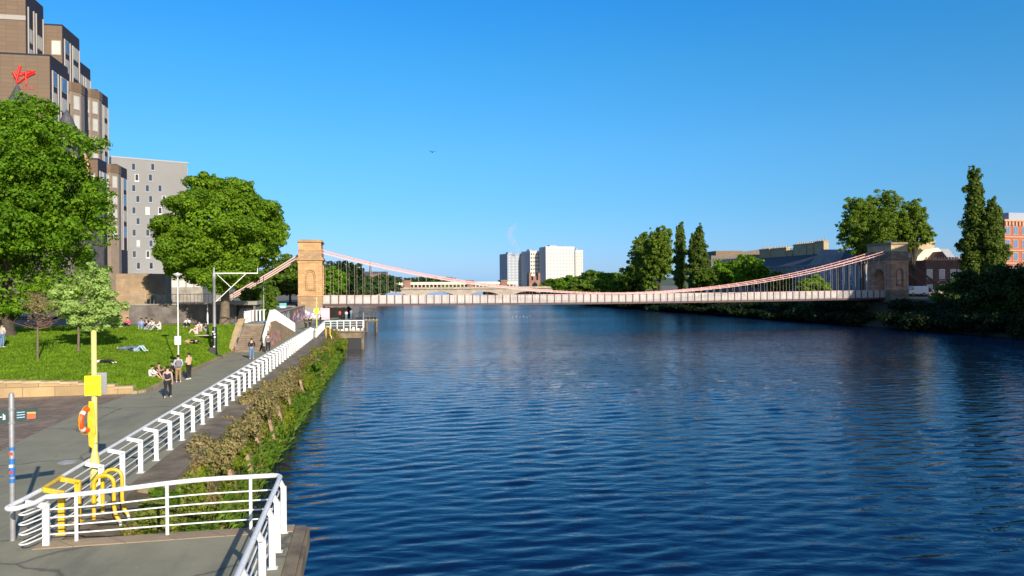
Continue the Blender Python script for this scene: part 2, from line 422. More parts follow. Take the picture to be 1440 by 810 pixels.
def water_mesh():
    rg = np.random.default_rng(44)
    srow = [-80, -20, 8]; s = 14.0
    while s < 175: srow.append(s); s += .085 + .0045*(s-14)
    srow += [180, 200, 240, 300, 400, 520, 700]
    srow = np.array(srow); tcol = np.concatenate([[-9], np.arange(-6.5, 112, .26), [118]])
    S, T = np.meshgrid(srow, tcol, indexing='ij')
    ds = np.gradient(srow)[:,None]
    Z = np.zeros_like(S)
    for k in range(46):
        lam = .40*(4.2**(rg.random()**1.35)); th = rg.normal()*.38 - .10; ph = rg.random()*6.283
        kk = 2*math.pi/lam; ks, kt = kk*math.cos(th), kk*math.sin(th)*.9
        att = np.clip((lam/ds-2.5)/3, 0, 1)
        wob = .9*np.sin(T*.11+k)+.7*np.sin(S*.07+T*.05+k*2)
        env = .65+.35*np.sin(S*.05*rg.uniform(.5,2)+T*.06*rg.uniform(.5,2)+k)
        Z += att*env*.0050*lam**.85*np.sin(ks*S+kt*T+ph+wob)
    edge = np.clip((S-9)/5,0,1)*np.clip((176-S)/20,0,1)
    Z = Z*edge
    Z = Z + .5*Z*np.abs(Z)*8
    X = T*CU - S*SU; Y = T*SU + S*CU
    v = np.stack([X,Y,Z],-1).reshape(-1,3); n, m = S.shape
    i, j = np.meshgrid(np.arange(n-1), np.arange(m-1), indexing='ij'); a = (i*m+j).ravel()
    o = fastmesh('water', v, np.stack([a,a+1,a+m+1,a+m],1), M_water)
    o.data.polygons.foreach_set('use_smooth', np.ones(len(o.data.polygons), dtype=bool)); return struct(o)
water_mesh()

# ---- ground (street level land on both banks and beyond, one sheet)
M_ground = mat('street_ground', (.17,.14,.10), .9, .3, .3)
g = MB()
def gpoly(pts, z=5.35):
    g.add([ST(s,t,z) for s,t in pts], [tuple(range(len(pts)))])
gpoly([(77.5,-12.7),(150,-12.7),(150,-4),(3500,-4),(3500,-3000),(77.5,-3000)][::-1])
gpoly([(-400,-60),(77.5,-60),(77.5,-3000),(-400,-3000)][::-1])
gpoly([(-400,116),(3500,116),(3500,3000),(-400,3000)][::-1])
gpoly([(640,-4),(640,116),(3500,116),(3500,-4)][::-1])
struct(g.build('ground', M_ground))
# land edges behind the bridge on the left bank
M_asph = mat('greenish_asphalt', (.26,.245,.165), .9, .14, .9, bmp=.25, col2=(.21,.20,.135))
def add_speckle():
    nt = M_asph.node_tree; b = nt.nodes['Principled BSDF']
    v = sheet_coord(nt); src = b.inputs['Base Color'].links[0].from_socket
    n = nt.nodes.new('ShaderNodeTexVoronoi'); n.inputs['Scale'].default_value = 2.2; nt.links.new(v, n.inputs['Vector'])
    c = mixc(nt, src, (.42,.42,.38), ramp(nt, n.outputs['Distance'], .03, .05, (.8,)*3, (0,)*3))
    n3 = noise(nt, mapping(nt, v, (1,.25,1), (0,0,-TH)), .9, 5, .7)
    c = mixc(nt, c, (.13,.127,.10), ramp(nt, n3, .52, .72, (0,)*3, (.6,)*3))
    vc = nt.nodes.new('ShaderNodeTexVoronoi'); vc.feature = 'DISTANCE_TO_EDGE'; vc.inputs['Scale'].default_value = .16
    wv = nt.nodes.new('ShaderNodeMix'); wv.data_type = 'RGBA'; wv.inputs[0].default_value = .35
    nz_ = nt.nodes.new('ShaderNodeTexNoise'); nz_.inputs['Scale'].default_value = 1.2; nz_.inputs['Detail'].default_value = 5; nt.links.new(v, nz_.inputs['Vector'])
    nt.links.new(v, wv.inputs[6]); nt.links.new(nz_.outputs['Color'], wv.inputs[7]); nt.links.new(wv.outputs[2], vc.inputs['Vector'])
    c = mixc(nt, c, (.06,.058,.05), ramp(nt, vc.outputs['Distance'], .002, .006, (.75,)*3, (0,)*3))
    v3 = nt.nodes.new('ShaderNodeTexVoronoi'); v3.inputs['Scale'].default_value = .9; nt.links.new(v, v3.inputs['Vector'])
    c = mixc(nt, c, (.10,.098,.085), ramp(nt, v3.outputs['Distance'], .05, .10, (.7,)*3, (0,)*3))
    pt_ = noise(nt, v, .13, 2, .5); c = mixc(nt, c, (.27,.25,.17), ramp(nt, pt_, .52, .56, (0,)*3, (.35,)*3))
    nt.links.new(c, b.inputs['Base Color'])
add_speckle()
# ---- promenade
pr = MB()
pr.add([W(-40,-60,3), W(-40,-7.0,3), W(45.4,-7.0,3), W(45.4,-60,3)], [(0,1,2,3)])
pr.add([W(45.4,-12.75,3), W(45.4,-7.0,3), W(200,-7.0,3), W(200,-12.75,3)], [(0,1,2,3)])
struct(pr.build('promenade', M_asph))
# setts
def setts():
    m, nt, b = nodes('stone_setts')
    v = mapping(nt, sheet_coord(nt), (1,1,1), (0,0,R(-12)))
    br = nt.nodes.new('ShaderNodeTexBrick'); nt.links.new(v, br.inputs['Vector'])
    br.inputs['Scale'].default_value = 1; br.inputs['Brick Width'].default_value = .26; br.inputs['Row Height'].default_value = .15; br.inputs['Mortar Size'].default_value = .022
    br.inputs['Color1'].default_value = (.34,.235,.155,1); br.inputs['Color2'].default_value = (.22,.155,.105,1); br.inputs['Mortar'].default_value = (.07,.058,.05,1)
    n1 = noise(nt, v, .8, 6, .65)
    c = mixc(nt, br.outputs['Color'], (.36,.28,.20), ramp(nt, n1, .5, .7, (0,)*3, (.7,)*3))
    nt.links.new(c, b.inputs['Base Color']); b.inputs['Roughness'].default_value = .8
    bump(nt, b, br.outputs['Fac'], -.6, .02)
    return m
ps = [P(-60,668,3.004), P(0,634,3.004), P(60,604,3.004), P(120,577,3.004), P(176,556.5,3.004)]
st = MB(); far = [W(45.3,-13.6,3.004), W(45.3,-45,3.004), W(20,-45,3.004)]
ff = ps + far; st.add(ff, [tuple(range(len(ff)))])
struct(st.build('setts', setts()))

# ---- lawn
def sm(x): x = max(0., min(1., x)); return x*x*(3-2*x)
def lawn_z(s, a):
    b = max(0., min(1., (-12.75-a)/(8.0-7.0*sm((s-64)/11)))); bb = 1-(1-b)**2
    aa = .28 + .72*sm((s-44)/27)
    return 3.08 + 2.27*bb*aa + .05*math.sin(s*.9+a*.5)*math.sin(a*.7)*bb
lm = MB(); NS, NA = 66, 90
for i in range(NS+1):
    s = 45.5 + (77.6-45.5)*i/NS
    for j in range(NA+1):
        q = j/NA; a = -12.75 - 47*(q**1.5)
        p = W(s, a, lawn_z(s, a)); lm.v.append(tuple(p))
for i in range(NS):
    for j in range(NA):
        k = i*(NA+1)+j; lm.f.append((k, k+1, k+NA+2, k+NA+1))
def lawnmat():
    m, nt, b = nodes('lawn_grass'); v = sheet_coord(nt)
    n1 = noise(nt, v, .35, 5, .6); n2 = noise(nt, v, 2.2, 5, .7); n3 = noise(nt, v, 14, 3, .7)
    c = mixc(nt, (.12,.22,.012), (.20,.31,.018), ramp(nt, n1, .35, .65))
    c = mixc(nt, c, (.085,.165,.012), ramp(nt, n2, .5, .72, (0,)*3, (.7,)*3))
    c = mixc(nt, c, (.28,.36,.04), ramp(nt, n3, .58, .75, (0,)*3, (.5,)*3))
    nt.links.new(c, b.inputs['Base Color']); b.inputs['Roughness'].default_value = .85; b.inputs['Specular IOR Level'].default_value = .15
    bump(nt, b, n3, .9, .08); return m
struct(lm.build('lawn', lawnmat(), smooth=True))
def on_lawn(px, py):
    d = ray(px, py)
    for i in range(2000):
        y = 40 + i*.025; k = y/d.y; p = Vector((d.x*k, y, CZ+d.z*k)); s, t = toST(p); a = t-.02*(s-20)
        if 45.5 <= s <= 77.6 and p.z <= lawn_z(s, a): return p
        if s > 77.6 and p.z <= 5.35: return p
    return P(px, py, 5.35)
# grass blades
rng = np.random.default_rng(3)
n = 90000
ss = 45.6 + 31.9*rng.random(n); aa = -12.8 - 30*rng.random(n)**1.3
zz = np.array([lawn_z(s, a) for s, a in zip(ss, aa)])
tt = aa + .02*(ss-20)
px_ = tt*CU - ss*SU; py_ = tt*SU + ss*CU
base = np.stack([px_, py_, zz-.02], 1); ang = rng.random(n)*6.283
hw = .05 + .05*rng.random(n); dx = np.stack([np.cos(ang)*hw, np.sin(ang)*hw, 0*ang], 1)
tip = base + np.stack([rng.normal(size=n)*.05, rng.normal(size=n)*.05, .06+.10*rng.random(n)], 1)
gv = np.stack([base-dx, base+dx, tip], 1).reshape(-1,3)
o = fastmesh('grass', gv, np.arange(3*n).reshape(-1,3), leafmat('grass_blades', (.20,.32,.018), (.12,.22,.012), .3))
tag(o, 'short green grass growing on the sloping lawn', 'grass', kind='stuff')

# low wall at near end of lawn
lw = thing('low_wall', 'low tan sandstone wall holding up the near end of the lawn', 'wall', W(45.3,-13.2,3), TH)
for k in range(1):
    mb = MB(); mc = MB()
    N = 30
    for i in range(N):
        x0 = -28*(i/N); x1 = -28*((i+1)/N)
        a = -13.2+(x0+x1)/2; h = max(.22, lawn_z(45.6, a)-3 + .08)
        mb.box(x1, x0, 0, .45, -.02, h); mc.box(x1+.004, x0-.004, -.05, .5, h+.002, h+.13)
    mb.build('masonry', M_lowwall, lw); mc.build('coping', M_lowall_cap, lw)
    # rounded corner kerb
kb = MB()
pts = [W(45.3,-13.3,3.08), W(45.35,-13.0,3.08), W(45.7,-12.78,3.08)] + [W(s,-12.72,3.08) for s in np.linspace(46.5,72,20)]
for p, q in zip(pts, pts[1:]): kb.beam(p, q, .28, .18)
o = kb.build('kerb', M_stonekerb); tag(o, 'tan stone kerb edging the lawn beside the riverside path', 'kerb')

# ---- bank, quay wall
bk = MB(); NB = 230
prof = [(-7.02,2.9),(-6.0,2.7),(-5.85,2.0),(-5.65,1.2),(-5.45,.5),(-5.25,0.0),(-5.1,-.8)]
rb = random.Random(5)
for i in range(NB+1):
    s = 16 + (118-16)*i/NB
    for a, z in prof:
        bk.v.append(tuple(W(s, a+(.5*sm((s-45)/50) if a > -5.9 else 0)+rb.uniform(-.12,.12)*(a>-5.9), z+rb.uniform(-.12,.12)*(a>-5.9))))
m_ = len(prof)
for i in range(NB):
    for j in range(m_-1): bk.f.append((i*m_+j, (i+1)*m_+j, (i+1)*m_+j+1, i*m_+j+1))
M_dirt = mat('bank_earth', (.13,.105,.06), .95, .5, 1.5, bmp=.6, col2=(.05,.05,.03))
struct(bk.build('bank', M_dirt, smooth=True))
qw = thing('quay_wall', 'dark weathered timber quay edge under the white promenade railing', 'quay wall', W(20,-7.0,0), TH-.02)
MB().box(.0,1.12, 4.0, 92, 2.55, 3.02).build('coping', M_timberdark, qw, bevel=.02)
MB().box(-.02,.30,-6,4.0,-.5,2.98).build('wall', M_timberdark, qw)
mb = MB()
for z in (2.1, 2.5): mb.box(.30,.38,-1,4.0,z,z+.32)
for y in np.arange(5, 92, 2.9): mb.box(1.12,1.22,y,y+.3,.8,2.3)
mb.build('boards', M_timber, qw)
mb = MB(); mb.box(.6,1.1,4.0,92,-.6,2.5); mb.build('sheet_wall', M_timberdark, qw)

# ---- near platform
PF_S = 19.1
pl = thing('viewing_platform', 'asphalt topped platform jutting over the river in the foreground', 'platform', ST(PF_S,-2.0,0), TH)
# local x across (0 = right rail), y negative = towards camera
MB().box(-8.0,.30,-14,-.42,2.70,3.012).build('deck', M_asph, pl)
MB().box(-5.4,.30,-.42,.12,2.68,3.03).build('edge_kerb', M_stonekerb, pl, bevel=.02)
MB().box(.30,.58,-14,.12,2.66,2.99).box(.58,.66,-14,.05,2.5,2.93).build('timber_edge', M_timberdark, pl, bevel=.015)
for y in (-1,-5,-9,-13):
    for x in (-.2,-2.4): MB().tube([(x,y,2.7),(x,y,-2)], .2, 10).build('pile', M_timberdark, pl)

# railing of the platform
pf = thing('platform_railing', 'white tubular railing round the foreground platform beside the water', 'railing', ST(PF_S,-2.0,3), TH)
def rail_path(x_in, zoff, r_in):
    pts = []
    for x in np.linspace(-5.25, -.25, 14):
        k = (x+5.25)/5.0
        pts.append((x, -.02, zoff*(.84+.16*sm(k*1.3))))
    pts += [(-.08,-.05,zoff), (0,-.22,zoff)]
    pts += [(0, y, zoff) for y in (-1,-3,-6,-10,-13)]
    return pts
MB().tube(rail_path(0,1.30,.04), .058, 12).build('handrail', M_white, pf, smooth=True)
for z in (.27,.50,.73,.96):
    MB().tube([(x*.985-.02, y-.04 if y > -.1 else y, zz) for x,y,zz in rail_path(0,z,.04)], .019, 8).build('rail', M_white, pf, smooth=True)
for x in (-4.6,-2.62,-.72):
    h = 1.3*(.84+.16*sm(((x+5.25)/5)*1.3))
    MB().tube([(x,-.02,0),(x,-.02,h)], .042, 10).lathe([(.07,0),(.07,.02)], (x,-.02,0), 12).build('post', M_white, pf, smooth=True)
for y in (-.42,-1.75,-2.75,-4.3,-6.2,-8.2,-10.2,-12.2):
    MB().box(.03,.16,y-.05,y+.05,0,1.12).beam((.095,y,1.08),(0,y,1.27),.1,.1,(0,1,0)).box(-.01,.2,y-.09,y+.09,0,.02).build('post', M_white, pf, bevel=.006)

# promenade railing: cranked posts leaning the handrail inwards
PR0 = 18.9
prr = thing('promenade_railing', 'long white railing with cranked posts running along the quay edge to the far bridge', 'railing', W(PR0,-7.15,3), TH-.02)
LEN = 73.5
ys = [0, .85, 1.85] + [3.5 + 1.72*i for i in range(41)]
ys = [y for y in ys if y <= LEN+.1]
for i, y in enumerate(ys):
    mb = MB()
    h = .95 if i == 0 else 1.02
    mb.box(-.07,.07,y-.04,y+.04,-.02,h)
    mb.beam((.06,y,h-.03),(-.42,y,h+.09),.08,.11,(0,0,1))
    mb.box(-.11,.11,y-.1,y+.1,-.015,.012)
    o = mb.build('post', M_yellow if i in (1,2) else M_white, prr, bevel=.006)
    if i in (1,2): o['label'] = 'yellow painted post of the white railing'
def seg(y0, y1, x, z, r, m, nm):
    MB().tube([(x,y0,z),(x,y1,z)], r, 8).build(nm, m, prr, smooth=True)
hx, hz = -.42, 1.13
MB().tube([(-.42,1.95,hz),(-.42,LEN,hz)], .05, 10).build('handrail', M_white, prr, smooth=True)
o = MB().tube([(-.42,.75,hz-.02),(-.42,1.95,hz)], .051, 10).build('handrail', M_yellow, prr, smooth=True); o['label'] = 'yellow painted length of handrail'
# hairpin joining the platform handrail
pj = []
A = (-.42,.75,hz-.02)
loc0 = W(PR0,-7.15,3)
def loc_of(world):
    d = world - loc0; c, s_ = math.cos(TH-.02), math.sin(TH-.02)
    return Vector((d.x*c+d.y*s_, -d.x*s_+d.y*c, d.z))
B_ = loc_of(ST(PF_S,-2.0,3)+Vector((-5.25*CU,-5.25*SU,0))); 
hp = [A, (-.47,.1,hz-.03), (-.54,-.35,hz-.04)] + [(-.42+.14*math.cos(a),-.52+.14*math.sin(a),hz-.05) for a in np.linspace(math.pi*.95,math.pi*1.75,9)] + [(-.12,-.3,hz-.04),(B_.x,B_.y-.02,1.09)]
MB().tube(hp, .056, 12).build('handrail', M_white, prr, smooth=True)
for z in (.25,.47,.69,.91):
    MB().tube([(-.08,LEN,z),(-.08,1.2,z),(-.12,.5,z),(-.24,-.1,z),(-.31,-.35,z)] + [(-.25+.10*math.cos(a),-.48+.10*math.sin(a),z) for a in np.linspace(math.pi*.85,math.pi*1.8,7)] + [(-.05,-.22,z),(B_.x+.1,B_.y-.03,z)], .018, 8).build('rail', M_white, prr, smooth=True)
MB().tube([(-.25,LEN,1.0),(-.25,2.1,1.0),(-.25,.2,.97)], .018, 8).build('rail', M_white, prr, smooth=True)

# ladder grab hoops
def hoops(loc, rz, label, k=2, name='ladder_hoops', gap=.62):
    t = thing(name, label, 'ladder', loc, rz)
    for i in range(k):
        y = i*gap; pts = [(0,y,-.3),(0,y,.86)]
        for a in np.linspace(0, math.pi, 9): pts.append((.24-.24*math.cos(a), y, .88+.22*math.sin(a)))
        pts += [(.48,y,.3),(.52,y,.05),(.62,y,-.12)]
        MB().tube(pts, .05, 10).build('hoop', M_yellow, t, smooth=True)
        MB().tube([(.62,y,-.12),(.66,y,-.3),(.68,y,-2.6)], .04, 8).build('stile', M_whited, t, smooth=True)
    mb = MB()
    for z in np.arange(-2.4,-.3,.3): mb.tube([(.67,0,z),(.67,(k-1)*gap,z)], .018, 6)
    mb.build('rungs', M_galv, t)
    return t
p0 = P(125,748,3.0); s_, t_ = toST(p0)
hoops(W(20.95,-6.85,3), TH-.02, 'yellow arched ladder grab rails beside the foreground platform')
hoops(W(93.2,-5.9,3), TH-.02, 'small distant yellow ladder hoops at the far end of the white railing')

dc = MB().lathe([(.33,0),(.33,.012),(.28,.012),(.28,.016)], n=24)
for k in range(5): dc.boxc((0,-.2+.1*k,.018),(.42,.03,.008))
o = dc.build('manhole_cover', M_grey, None, P(95,650,3.003)); tag(o, 'round grey manhole cover set in the path near the left edge', 'manhole cover')
# poles ------------------------------------------------------------
yp = thing('lifebuoy_pole', 'tall pale yellow pole with square yellow sign in the left foreground', 'pole', P(134,704,3.0), TH)
MB().lathe([(.13,-.02),(.13,1.1),(.085,1.35),(.075,1.4),(.07,4.72),(.03,4.76)], n=16).build('pole', M_paleyellow, yp, smooth=True)
mb = MB().boxc((-.0,-.11,3.22),(.42,.03,.56)); sg = mb.build('sign', M_sign_yellow, yp, bevel=.01)
mb = MB()
for z, w in ((3.32,.30),(3.27,.34),(3.05,.3),(3.0,.24),(2.95,.3)):
    for k in range(6): mb.boxc((-w/2+w*(k+.5)/6,-.127,z),(w/6*.7,.004,.016))
mb.build('lettering', mat('sign_ink', (.25,.30,.05), .6, .1), yp)
MB().boxc((.10,.085,3.26),(.40,.03,.60)).build('back_sign', M_galv, yp, bevel=.008)
for z in (3.4,3.05): MB().lathe([(.085,z-.02),(.085,z+.02)], n=14).build('clamp', M_galv, yp)
hs = MB().prism_y([(-.13,1.55),(-.02,1.45),(.05,1.9),(.02,2.75),(-.12,2.8),(-.16,2.3)], -.10,-.02).build('housing', M_yellow, yp, bevel=.02)
for z in (.7,1.6): MB().lathe([(.092,z),(.092,z+.03)], n=14).build('band', M_grey, yp)
lb = thing('lifebuoy', 'orange ring lifebuoy with white bands hanging on the yellow pole', 'lifebuoy', P(134,704,3.0)+Vector((-.13,-.15,2.28)), TH+R(78))
c = []
for k in range(24):
    a = 2*math.pi*k/24; c.append((.29*math.cos(a), 0, .29*math.sin(a)))
MB().tube(c, .075, 10, closed=True).build('ring', M_orange, lb, smooth=True)
for a0 in (45,135,225,315):
    MB().tube([(.29*math.cos(R(a0+d)), 0, .29*math.sin(R(a0+d))) for d in (-9,-3,3,9)], .0785, 10).build('band', M_white, lb, smooth=True)
MB().tube([(.40*math.cos(2*math.pi*k/24)*(1 if k%6 else .93),-.01,.40*math.sin(2*math.pi*k/24)) for k in range(24)], .009, 6, closed=True).build('rope', M_yellow, lb)

fp = thing('fingerpost', 'slim grey signpost with a dark green direction sign at the left edge', 'signpost', P(18,760,3.0), 0)
MB().lathe([(.06,-.02),(.06,3.42),(.045,3.47),(0.01,3.48)], n=14).build('pole', M_galv, fp, smooth=True)
fd = R(38)
def finger(x0, x1, nm, m, dz=0, th=.03, y=-.0, zc=2.93, h=.27, tip=False):
    c, s_ = math.cos(fd), math.sin(fd)
    mb = MB()
    if tip: poly = [(x0,zc-h/2),(x1-.14,zc-h/2),(x1,zc),(x1-.14,zc+h/2),(x0,zc+h/2)]
    else: poly = [(x0,zc-h/2),(x1,zc-h/2),(x1,zc+h/2),(x0,zc+h/2)]
    mb.prism_y(poly, y-th/2, y+th/2); return mb.build(nm, m, fp, rz=fd)
M_signgreen = mat('dark_teal_sign', (.012,.05,.055), .4, .1, 3)
fl = finger(-.58,-.07,'finger',M_signgreen); fr = finger(.07,.52,'finger',M_signgreen)
mb = MB()
rr = random.Random(4); x = -.53
while x < -.14:
    w = rr.uniform(.04,.07); kind = rr.randrange(4)
    z0, z1 = 2.86, 3.0
    if kind in (0,2): mb.prism_y([(x,z0),(x+.018,z0),(x+.018,z1),(x,z1)], -.021,-.017)
    if kind in (0,1): mb.prism_y([(x,2.92),(x+w,2.92),(x+w,2.94),(x,2.94)], -.022,-.018)
    if kind in (1,3): mb.prism_y([(x,z0),(x+w,z0),(x+w,z0+.02),(x,z0+.02)], -.0215,-.0175); mb.prism_y([(x,z0+.02),(x+.018,z0+.02),(x+.018,2.97),(x,2.97)], -.021,-.017)
    if kind in (2,3): mb.prism_y([(x+w-.018,z0),(x+w,z0),(x+w,2.97),(x+w-.018,2.97)], -.0212,-.0172)
    x += w+.02
mb.build('lettering', M_white, fp, rz=fd)
mb = MB()
for z in (2.99,2.93,2.87): mb.prism_y([(.10,z),(.26,z),(.26,z+.02),(.10,z+.02)], -.022,-.018)
mb.build('lettering', mat('sign_pale_blue', (.35,.5,.6), .5, .05), fp, rz=fd)
MB().prism_y([(.30,2.82),(.48,2.82),(.48,2.93),(.30,2.95)], -.022,-.018).build('emblem', mat('sign_red', (.45,.10,.04), .5, .1), fp, rz=fd)
MB().prism_y([(.30,2.955),(.48,2.935),(.48,2.98),(.30,2.99)], -.022,-.018).build('emblem', mat('sign_ochre', (.5,.36,.08), .5, .1), fp, rz=fd)
for z in (3.09,2.77): MB().lathe([(.075,z-.02),(.075,z+.03)], n=14).build('clamp', M_galv, fp)
for z0, z1, mm in ((1.80,1.93,'sb'),(2.12,2.2,'sb'),(1.5,1.72,'sb'),(1.36,1.46,'sb')):
    m_ = {'sb':mat('blue_sticker',(.03,.16,.45),.5,.1),'sw':M_white,'sr':mat('red_sticker',(.55,.06,.05),.5,.1)}[mm]
    MB().lathe([(.0615,z0),(.0615,z1)], n=14).build('sticker', m_, fp)

for z, m_ in ((2.05,'red_sticker'),(1.76,'white_paint'),(1.61,'red_sticker')): MB().boxc((.01,-.061,z),(.075,.012,.07),.15).build('sticker', MATS[m_], fp)
# lamps
def lamp(px, pytop, base, label, r=.05, sign=False, head=True, m=M_whited):
    h = None
    d = ray(px, pytop); k = base.y/d.y; zt = CZ+d.z*k; h = zt-base.z
    t = thing('street_lamp', label, 'street lamp', base, TH)
    MB().lathe([(r*1.6,-.1),(r*1.6,.9),(r,1.05),(r*.7,h-.25),(.03,h-.2)], n=12).build('pole', m, t, smooth=True)
    if head:
        MB().lathe([(.05,h-.3),(.12,h-.22),(.32,h-.10),(.33,h-.06),(.1,h),(.02,h+.05)], n=16).build('lantern', M_whited, t, smooth=True)
    if sign: MB().boxc((0,-.12,2.25),(.42,.03,.6)).build('sign', M_white, t, bevel=.01)
    return t
lamp(251, 384, P(251,524,3.05), 'white lamp post with a square notice behind the standing men', sign=True)
lamp(292, 424, on_lawn(292,456), 'thin short pale pole at the far edge of the lawn', r=.05, head=False)
lamp(372, 386, P(371,449,5.35), 'slim grey lamp post by the ramp left of the stone tower', r=.06, head=False, m=M_grey)
gl = thing('camera_mast', 'grey mast with braced arm and black base covered in stickers', 'mast', P(302,503,3.05), TH)
MB().lathe([(.13,-.05),(.13,3),(.11,6.6),(.16,6.65),(.16,6.95),(.07,7.3),(.05,7.6)], n=14).build('pole', M_galv, gl, smooth=True)
MB().beam((0,0,7.1),(3.5,0,7.1),.07,.09).beam((3.5,0,7.05),(3.5,0,7.55),.05,.05).beam((.1,0,4.7),(2.55,0,7.05),.06,.06).beam((.25,.06,7.0),(1.35,.06,5.9),.05,.05).build('arm', M_whited, gl)
MB().lathe([(.30,-.05),(.32,.05),(.2,.6),(.19,2.5),(.14,2.6)], n=12).build('base_cover', M_black, gl, smooth=True)
MB().boxc((.25,-.2,.08),(.75,.35,.3),.4).boxc((-.15,-.2,.45),(.55,.4,.9),.2).build('cabinet', M_black, gl, bevel=.03)
for x,z in ((.0,.95),(.05,1.75),(-.06,2.2),(.03,2.0)): MB().boxc((x,-.205,z),(.14,.012,.11),.05).build('sticker', M_white, gl)
# ================================================================== STAIRS, RAMP, BUNKER, WALLS on left bank
def inst(o, loc, rz, scale=1, label=None):
    r = o.copy(); COL.objects.link(r); r.location = loc; r.rotation_euler = (0,0,rz); r.scale = (scale,)*3
    if label: r['label'] = label
    for ch in list(o.children):
        c = ch.copy(); COL.objects.link(c); c.parent = r
        for g in ch.children: d = g.copy(); COL.objects.link(d); d.parent = c
    return r
sw = thing('stone_steps', 'stone steps with graffitied side wall climbing from the path to the street', 'steps', W(72.2,-12.7,3), TH-.02)
mb = MB(); NST = 13
for i in range(NST): mb.box(.05, 2.2, i*.44, i*.44+.9 if i < NST-1 else i*.44+.5, -.02, 2.35*(i+1)/NST)
mb.build('treads', mat('worn_brown_step_stone', (.22,.165,.115), .9, .35, 1.5, bmp=.3), sw)
MB().prism_x([(-.6,-.05),(6.2,-.05),(6.2,2.75),(5.2,2.7),(-.6,.35)], -.45, .0).build('wing_wall', M_lowwall, sw)
MB().beam((-.22,-.6,.40),(-.22,5.2,2.76),.6,.12).beam((-.22,5.15,2.76),(-.22,7.4,2.82),.6,.12).build('coping', M_lowall_cap, sw)
def graffiti(mb_seed, x, y0, y1, z0, z1, parent, cols, n=14, axis='x', slope=0):
    rr = random.Random(mb_seed)
    for i, cname in enumerate(cols):
        mb = MB()
        for k in range(n):
            y = rr.uniform(y0, y1-.3); z = rr.uniform(z0, z1-.2) + slope*(y-y0)
            pts = []
            for q in range(6):
                an = q*1.05 + rr.uniform(-.3,.3); rad = rr.uniform(.14,.42)
                pts.append((y+rad*math.cos(an), min(z1+slope*(y-y0), max(z0+slope*(y-y0), z+rad*math.sin(an)))))
            off = .004 + i*.004 + k*.0002
            if axis == 'x': mb.prism_x(pts, x, x+off)
            else: mb.prism_y(pts, x-off, x)
        o = mb.build('graffiti', cname, parent); 
M_gr = {k: mat('spray_'+k, c, .7, .15, 4) for k, c in dict(red=(.55,.10,.07), blue=(.10,.20,.38), white=(.68,.68,.70), black=(.05,.05,.06), orange=(.75,.25,.05), teal=(.12,.42,.42), purple=(.34,.22,.50), pink=(.70,.42,.50), grey=(.3,.32,.34)).items()}
graffiti(3, 0.003, .2, 4.6, .15, .75, sw, [M_gr['grey'], M_gr['red'], M_gr['black'], M_gr['white']], 9, 'x', .42)

rp = thing('ramp', 'walled ramp with white railing and graffiti going down towards the stone tower', 'ramp', W(78,-12.7,3), TH-.02)
MB().prism_x([(-.6,-.05),(22,-.05),(3,2.34),(-.6,2.34)], .05, 2.35).build('ramp_body', M_concrete, rp)
MB().prism_x([(-5.3,-.05),(22,-.05),(22,.12),(3,2.5),(-.55,2.5),(-.6,2.0),(-5.3,.15)], 2.35, 2.6).build('side_wall', M_brownstone, rp)
graffiti(8, 2.603, -3.2, 6.4, .1, 1.4, rp, [M_gr['blue'], M_gr['red'], M_gr['grey'], M_gr['orange']], 16, 'x')
def slatrail(path, parent, pitch=.32, h=1.1, w=.10, nm='railing'):
    o = MB()
    for a, b in zip(path, path[1:]):
        a = Vector(a); b = Vector(b); L = (b-a).length; n = max(1, int(L/pitch))
        for i in range(n):
            p = a.lerp(b, (i+.5)/n); o.beam(p, p+Vector((0,0,h)), w, .05, (0,1,0))
        o.beam(a+Vector((0,0,h)), b+Vector((0,0,h)), .09, .07)
    return o.build(nm, M_white, parent)
slatrail([(2.48,-.4,2.5),(2.48,3,2.5),(2.48,21.8,.14)], rp, .62, 1.15, .17)
slatrail([(2.48,-5.2,.2),(2.48,-.5,2.4)], rp, .9, 1.15, .12)
slatrail([(.02,-.2,2.4),(.02,3.6,2.4),(1.2,5.6,2.4)], rp, .5, 1.15, .17)

# retaining walls
wl = thing('retaining_wall', 'soot dark mottled concrete wall along the back of the lawn', 'wall', W(81.5,-14.2,5.35), TH)
MB().box(-10.2,-.1,0,.5,-.1,1.85).build('masonry', M_darkconc, wl)
MB().box(-10.2,-.1,-.08,.6,1.86,2.0).build('coping', M_concrete, wl)
mb = MB()
for x in np.arange(-10,-.2,.35): mb.tube([(x,.25,2.0),(x,.25,2.95)], .018, 5)
mb.tube([(-10.1,.25,2.95),(-.2,.25,2.95)], .03, 6); mb.build('railing', M_grey, wl)
w2 = thing('retaining_wall', 'graffitied wall along the path running under the suspension bridge end', 'wall', W(100,-12.7,3), TH-.02)
MB().box(-.4,0,0,40,-.05,2.55).build('masonry', M_darkconc, w2)
MB().box(-.48,.06,0,40,2.56,2.7).build('coping', M_concrete, w2)
graffiti(12, .003, 2, 16, .1, 2.4, w2, [M_gr['teal'], M_gr['white'], M_gr['grey']], 26, 'x')
graffiti(14, .012, 20, 39, .1, 2.4, w2, [M_gr['orange'], M_gr['red'], M_gr['white'], M_gr['purple']], 26, 'x')
bn = thing('concrete_shelter', 'low flat roofed concrete shelter with dark opening beyond the lawn', 'shelter', W(82,-12.9,5.35), TH)
MB().box(-3.2,-1.3,0,.6,-.1,1.75).box(.4,.6,0,4,-.1,1.75).box(-3.2,.6,3.6,4,-.1,1.75).build('wall', M_darkconc, bn)
MB().box(-3.6,.8,-.25,4.2,1.76,2.15).build('roof', M_concrete, bn, bevel=.03)
MB().boxc((-.1,.55,.95),(.35,.03,.45)).build('notice', M_white, bn)
MB().box(-1.25,.38,.6,.66,-.1,1.7).build('opening_shade', M_black, bn)  # black panel standing for the shade inside the opening
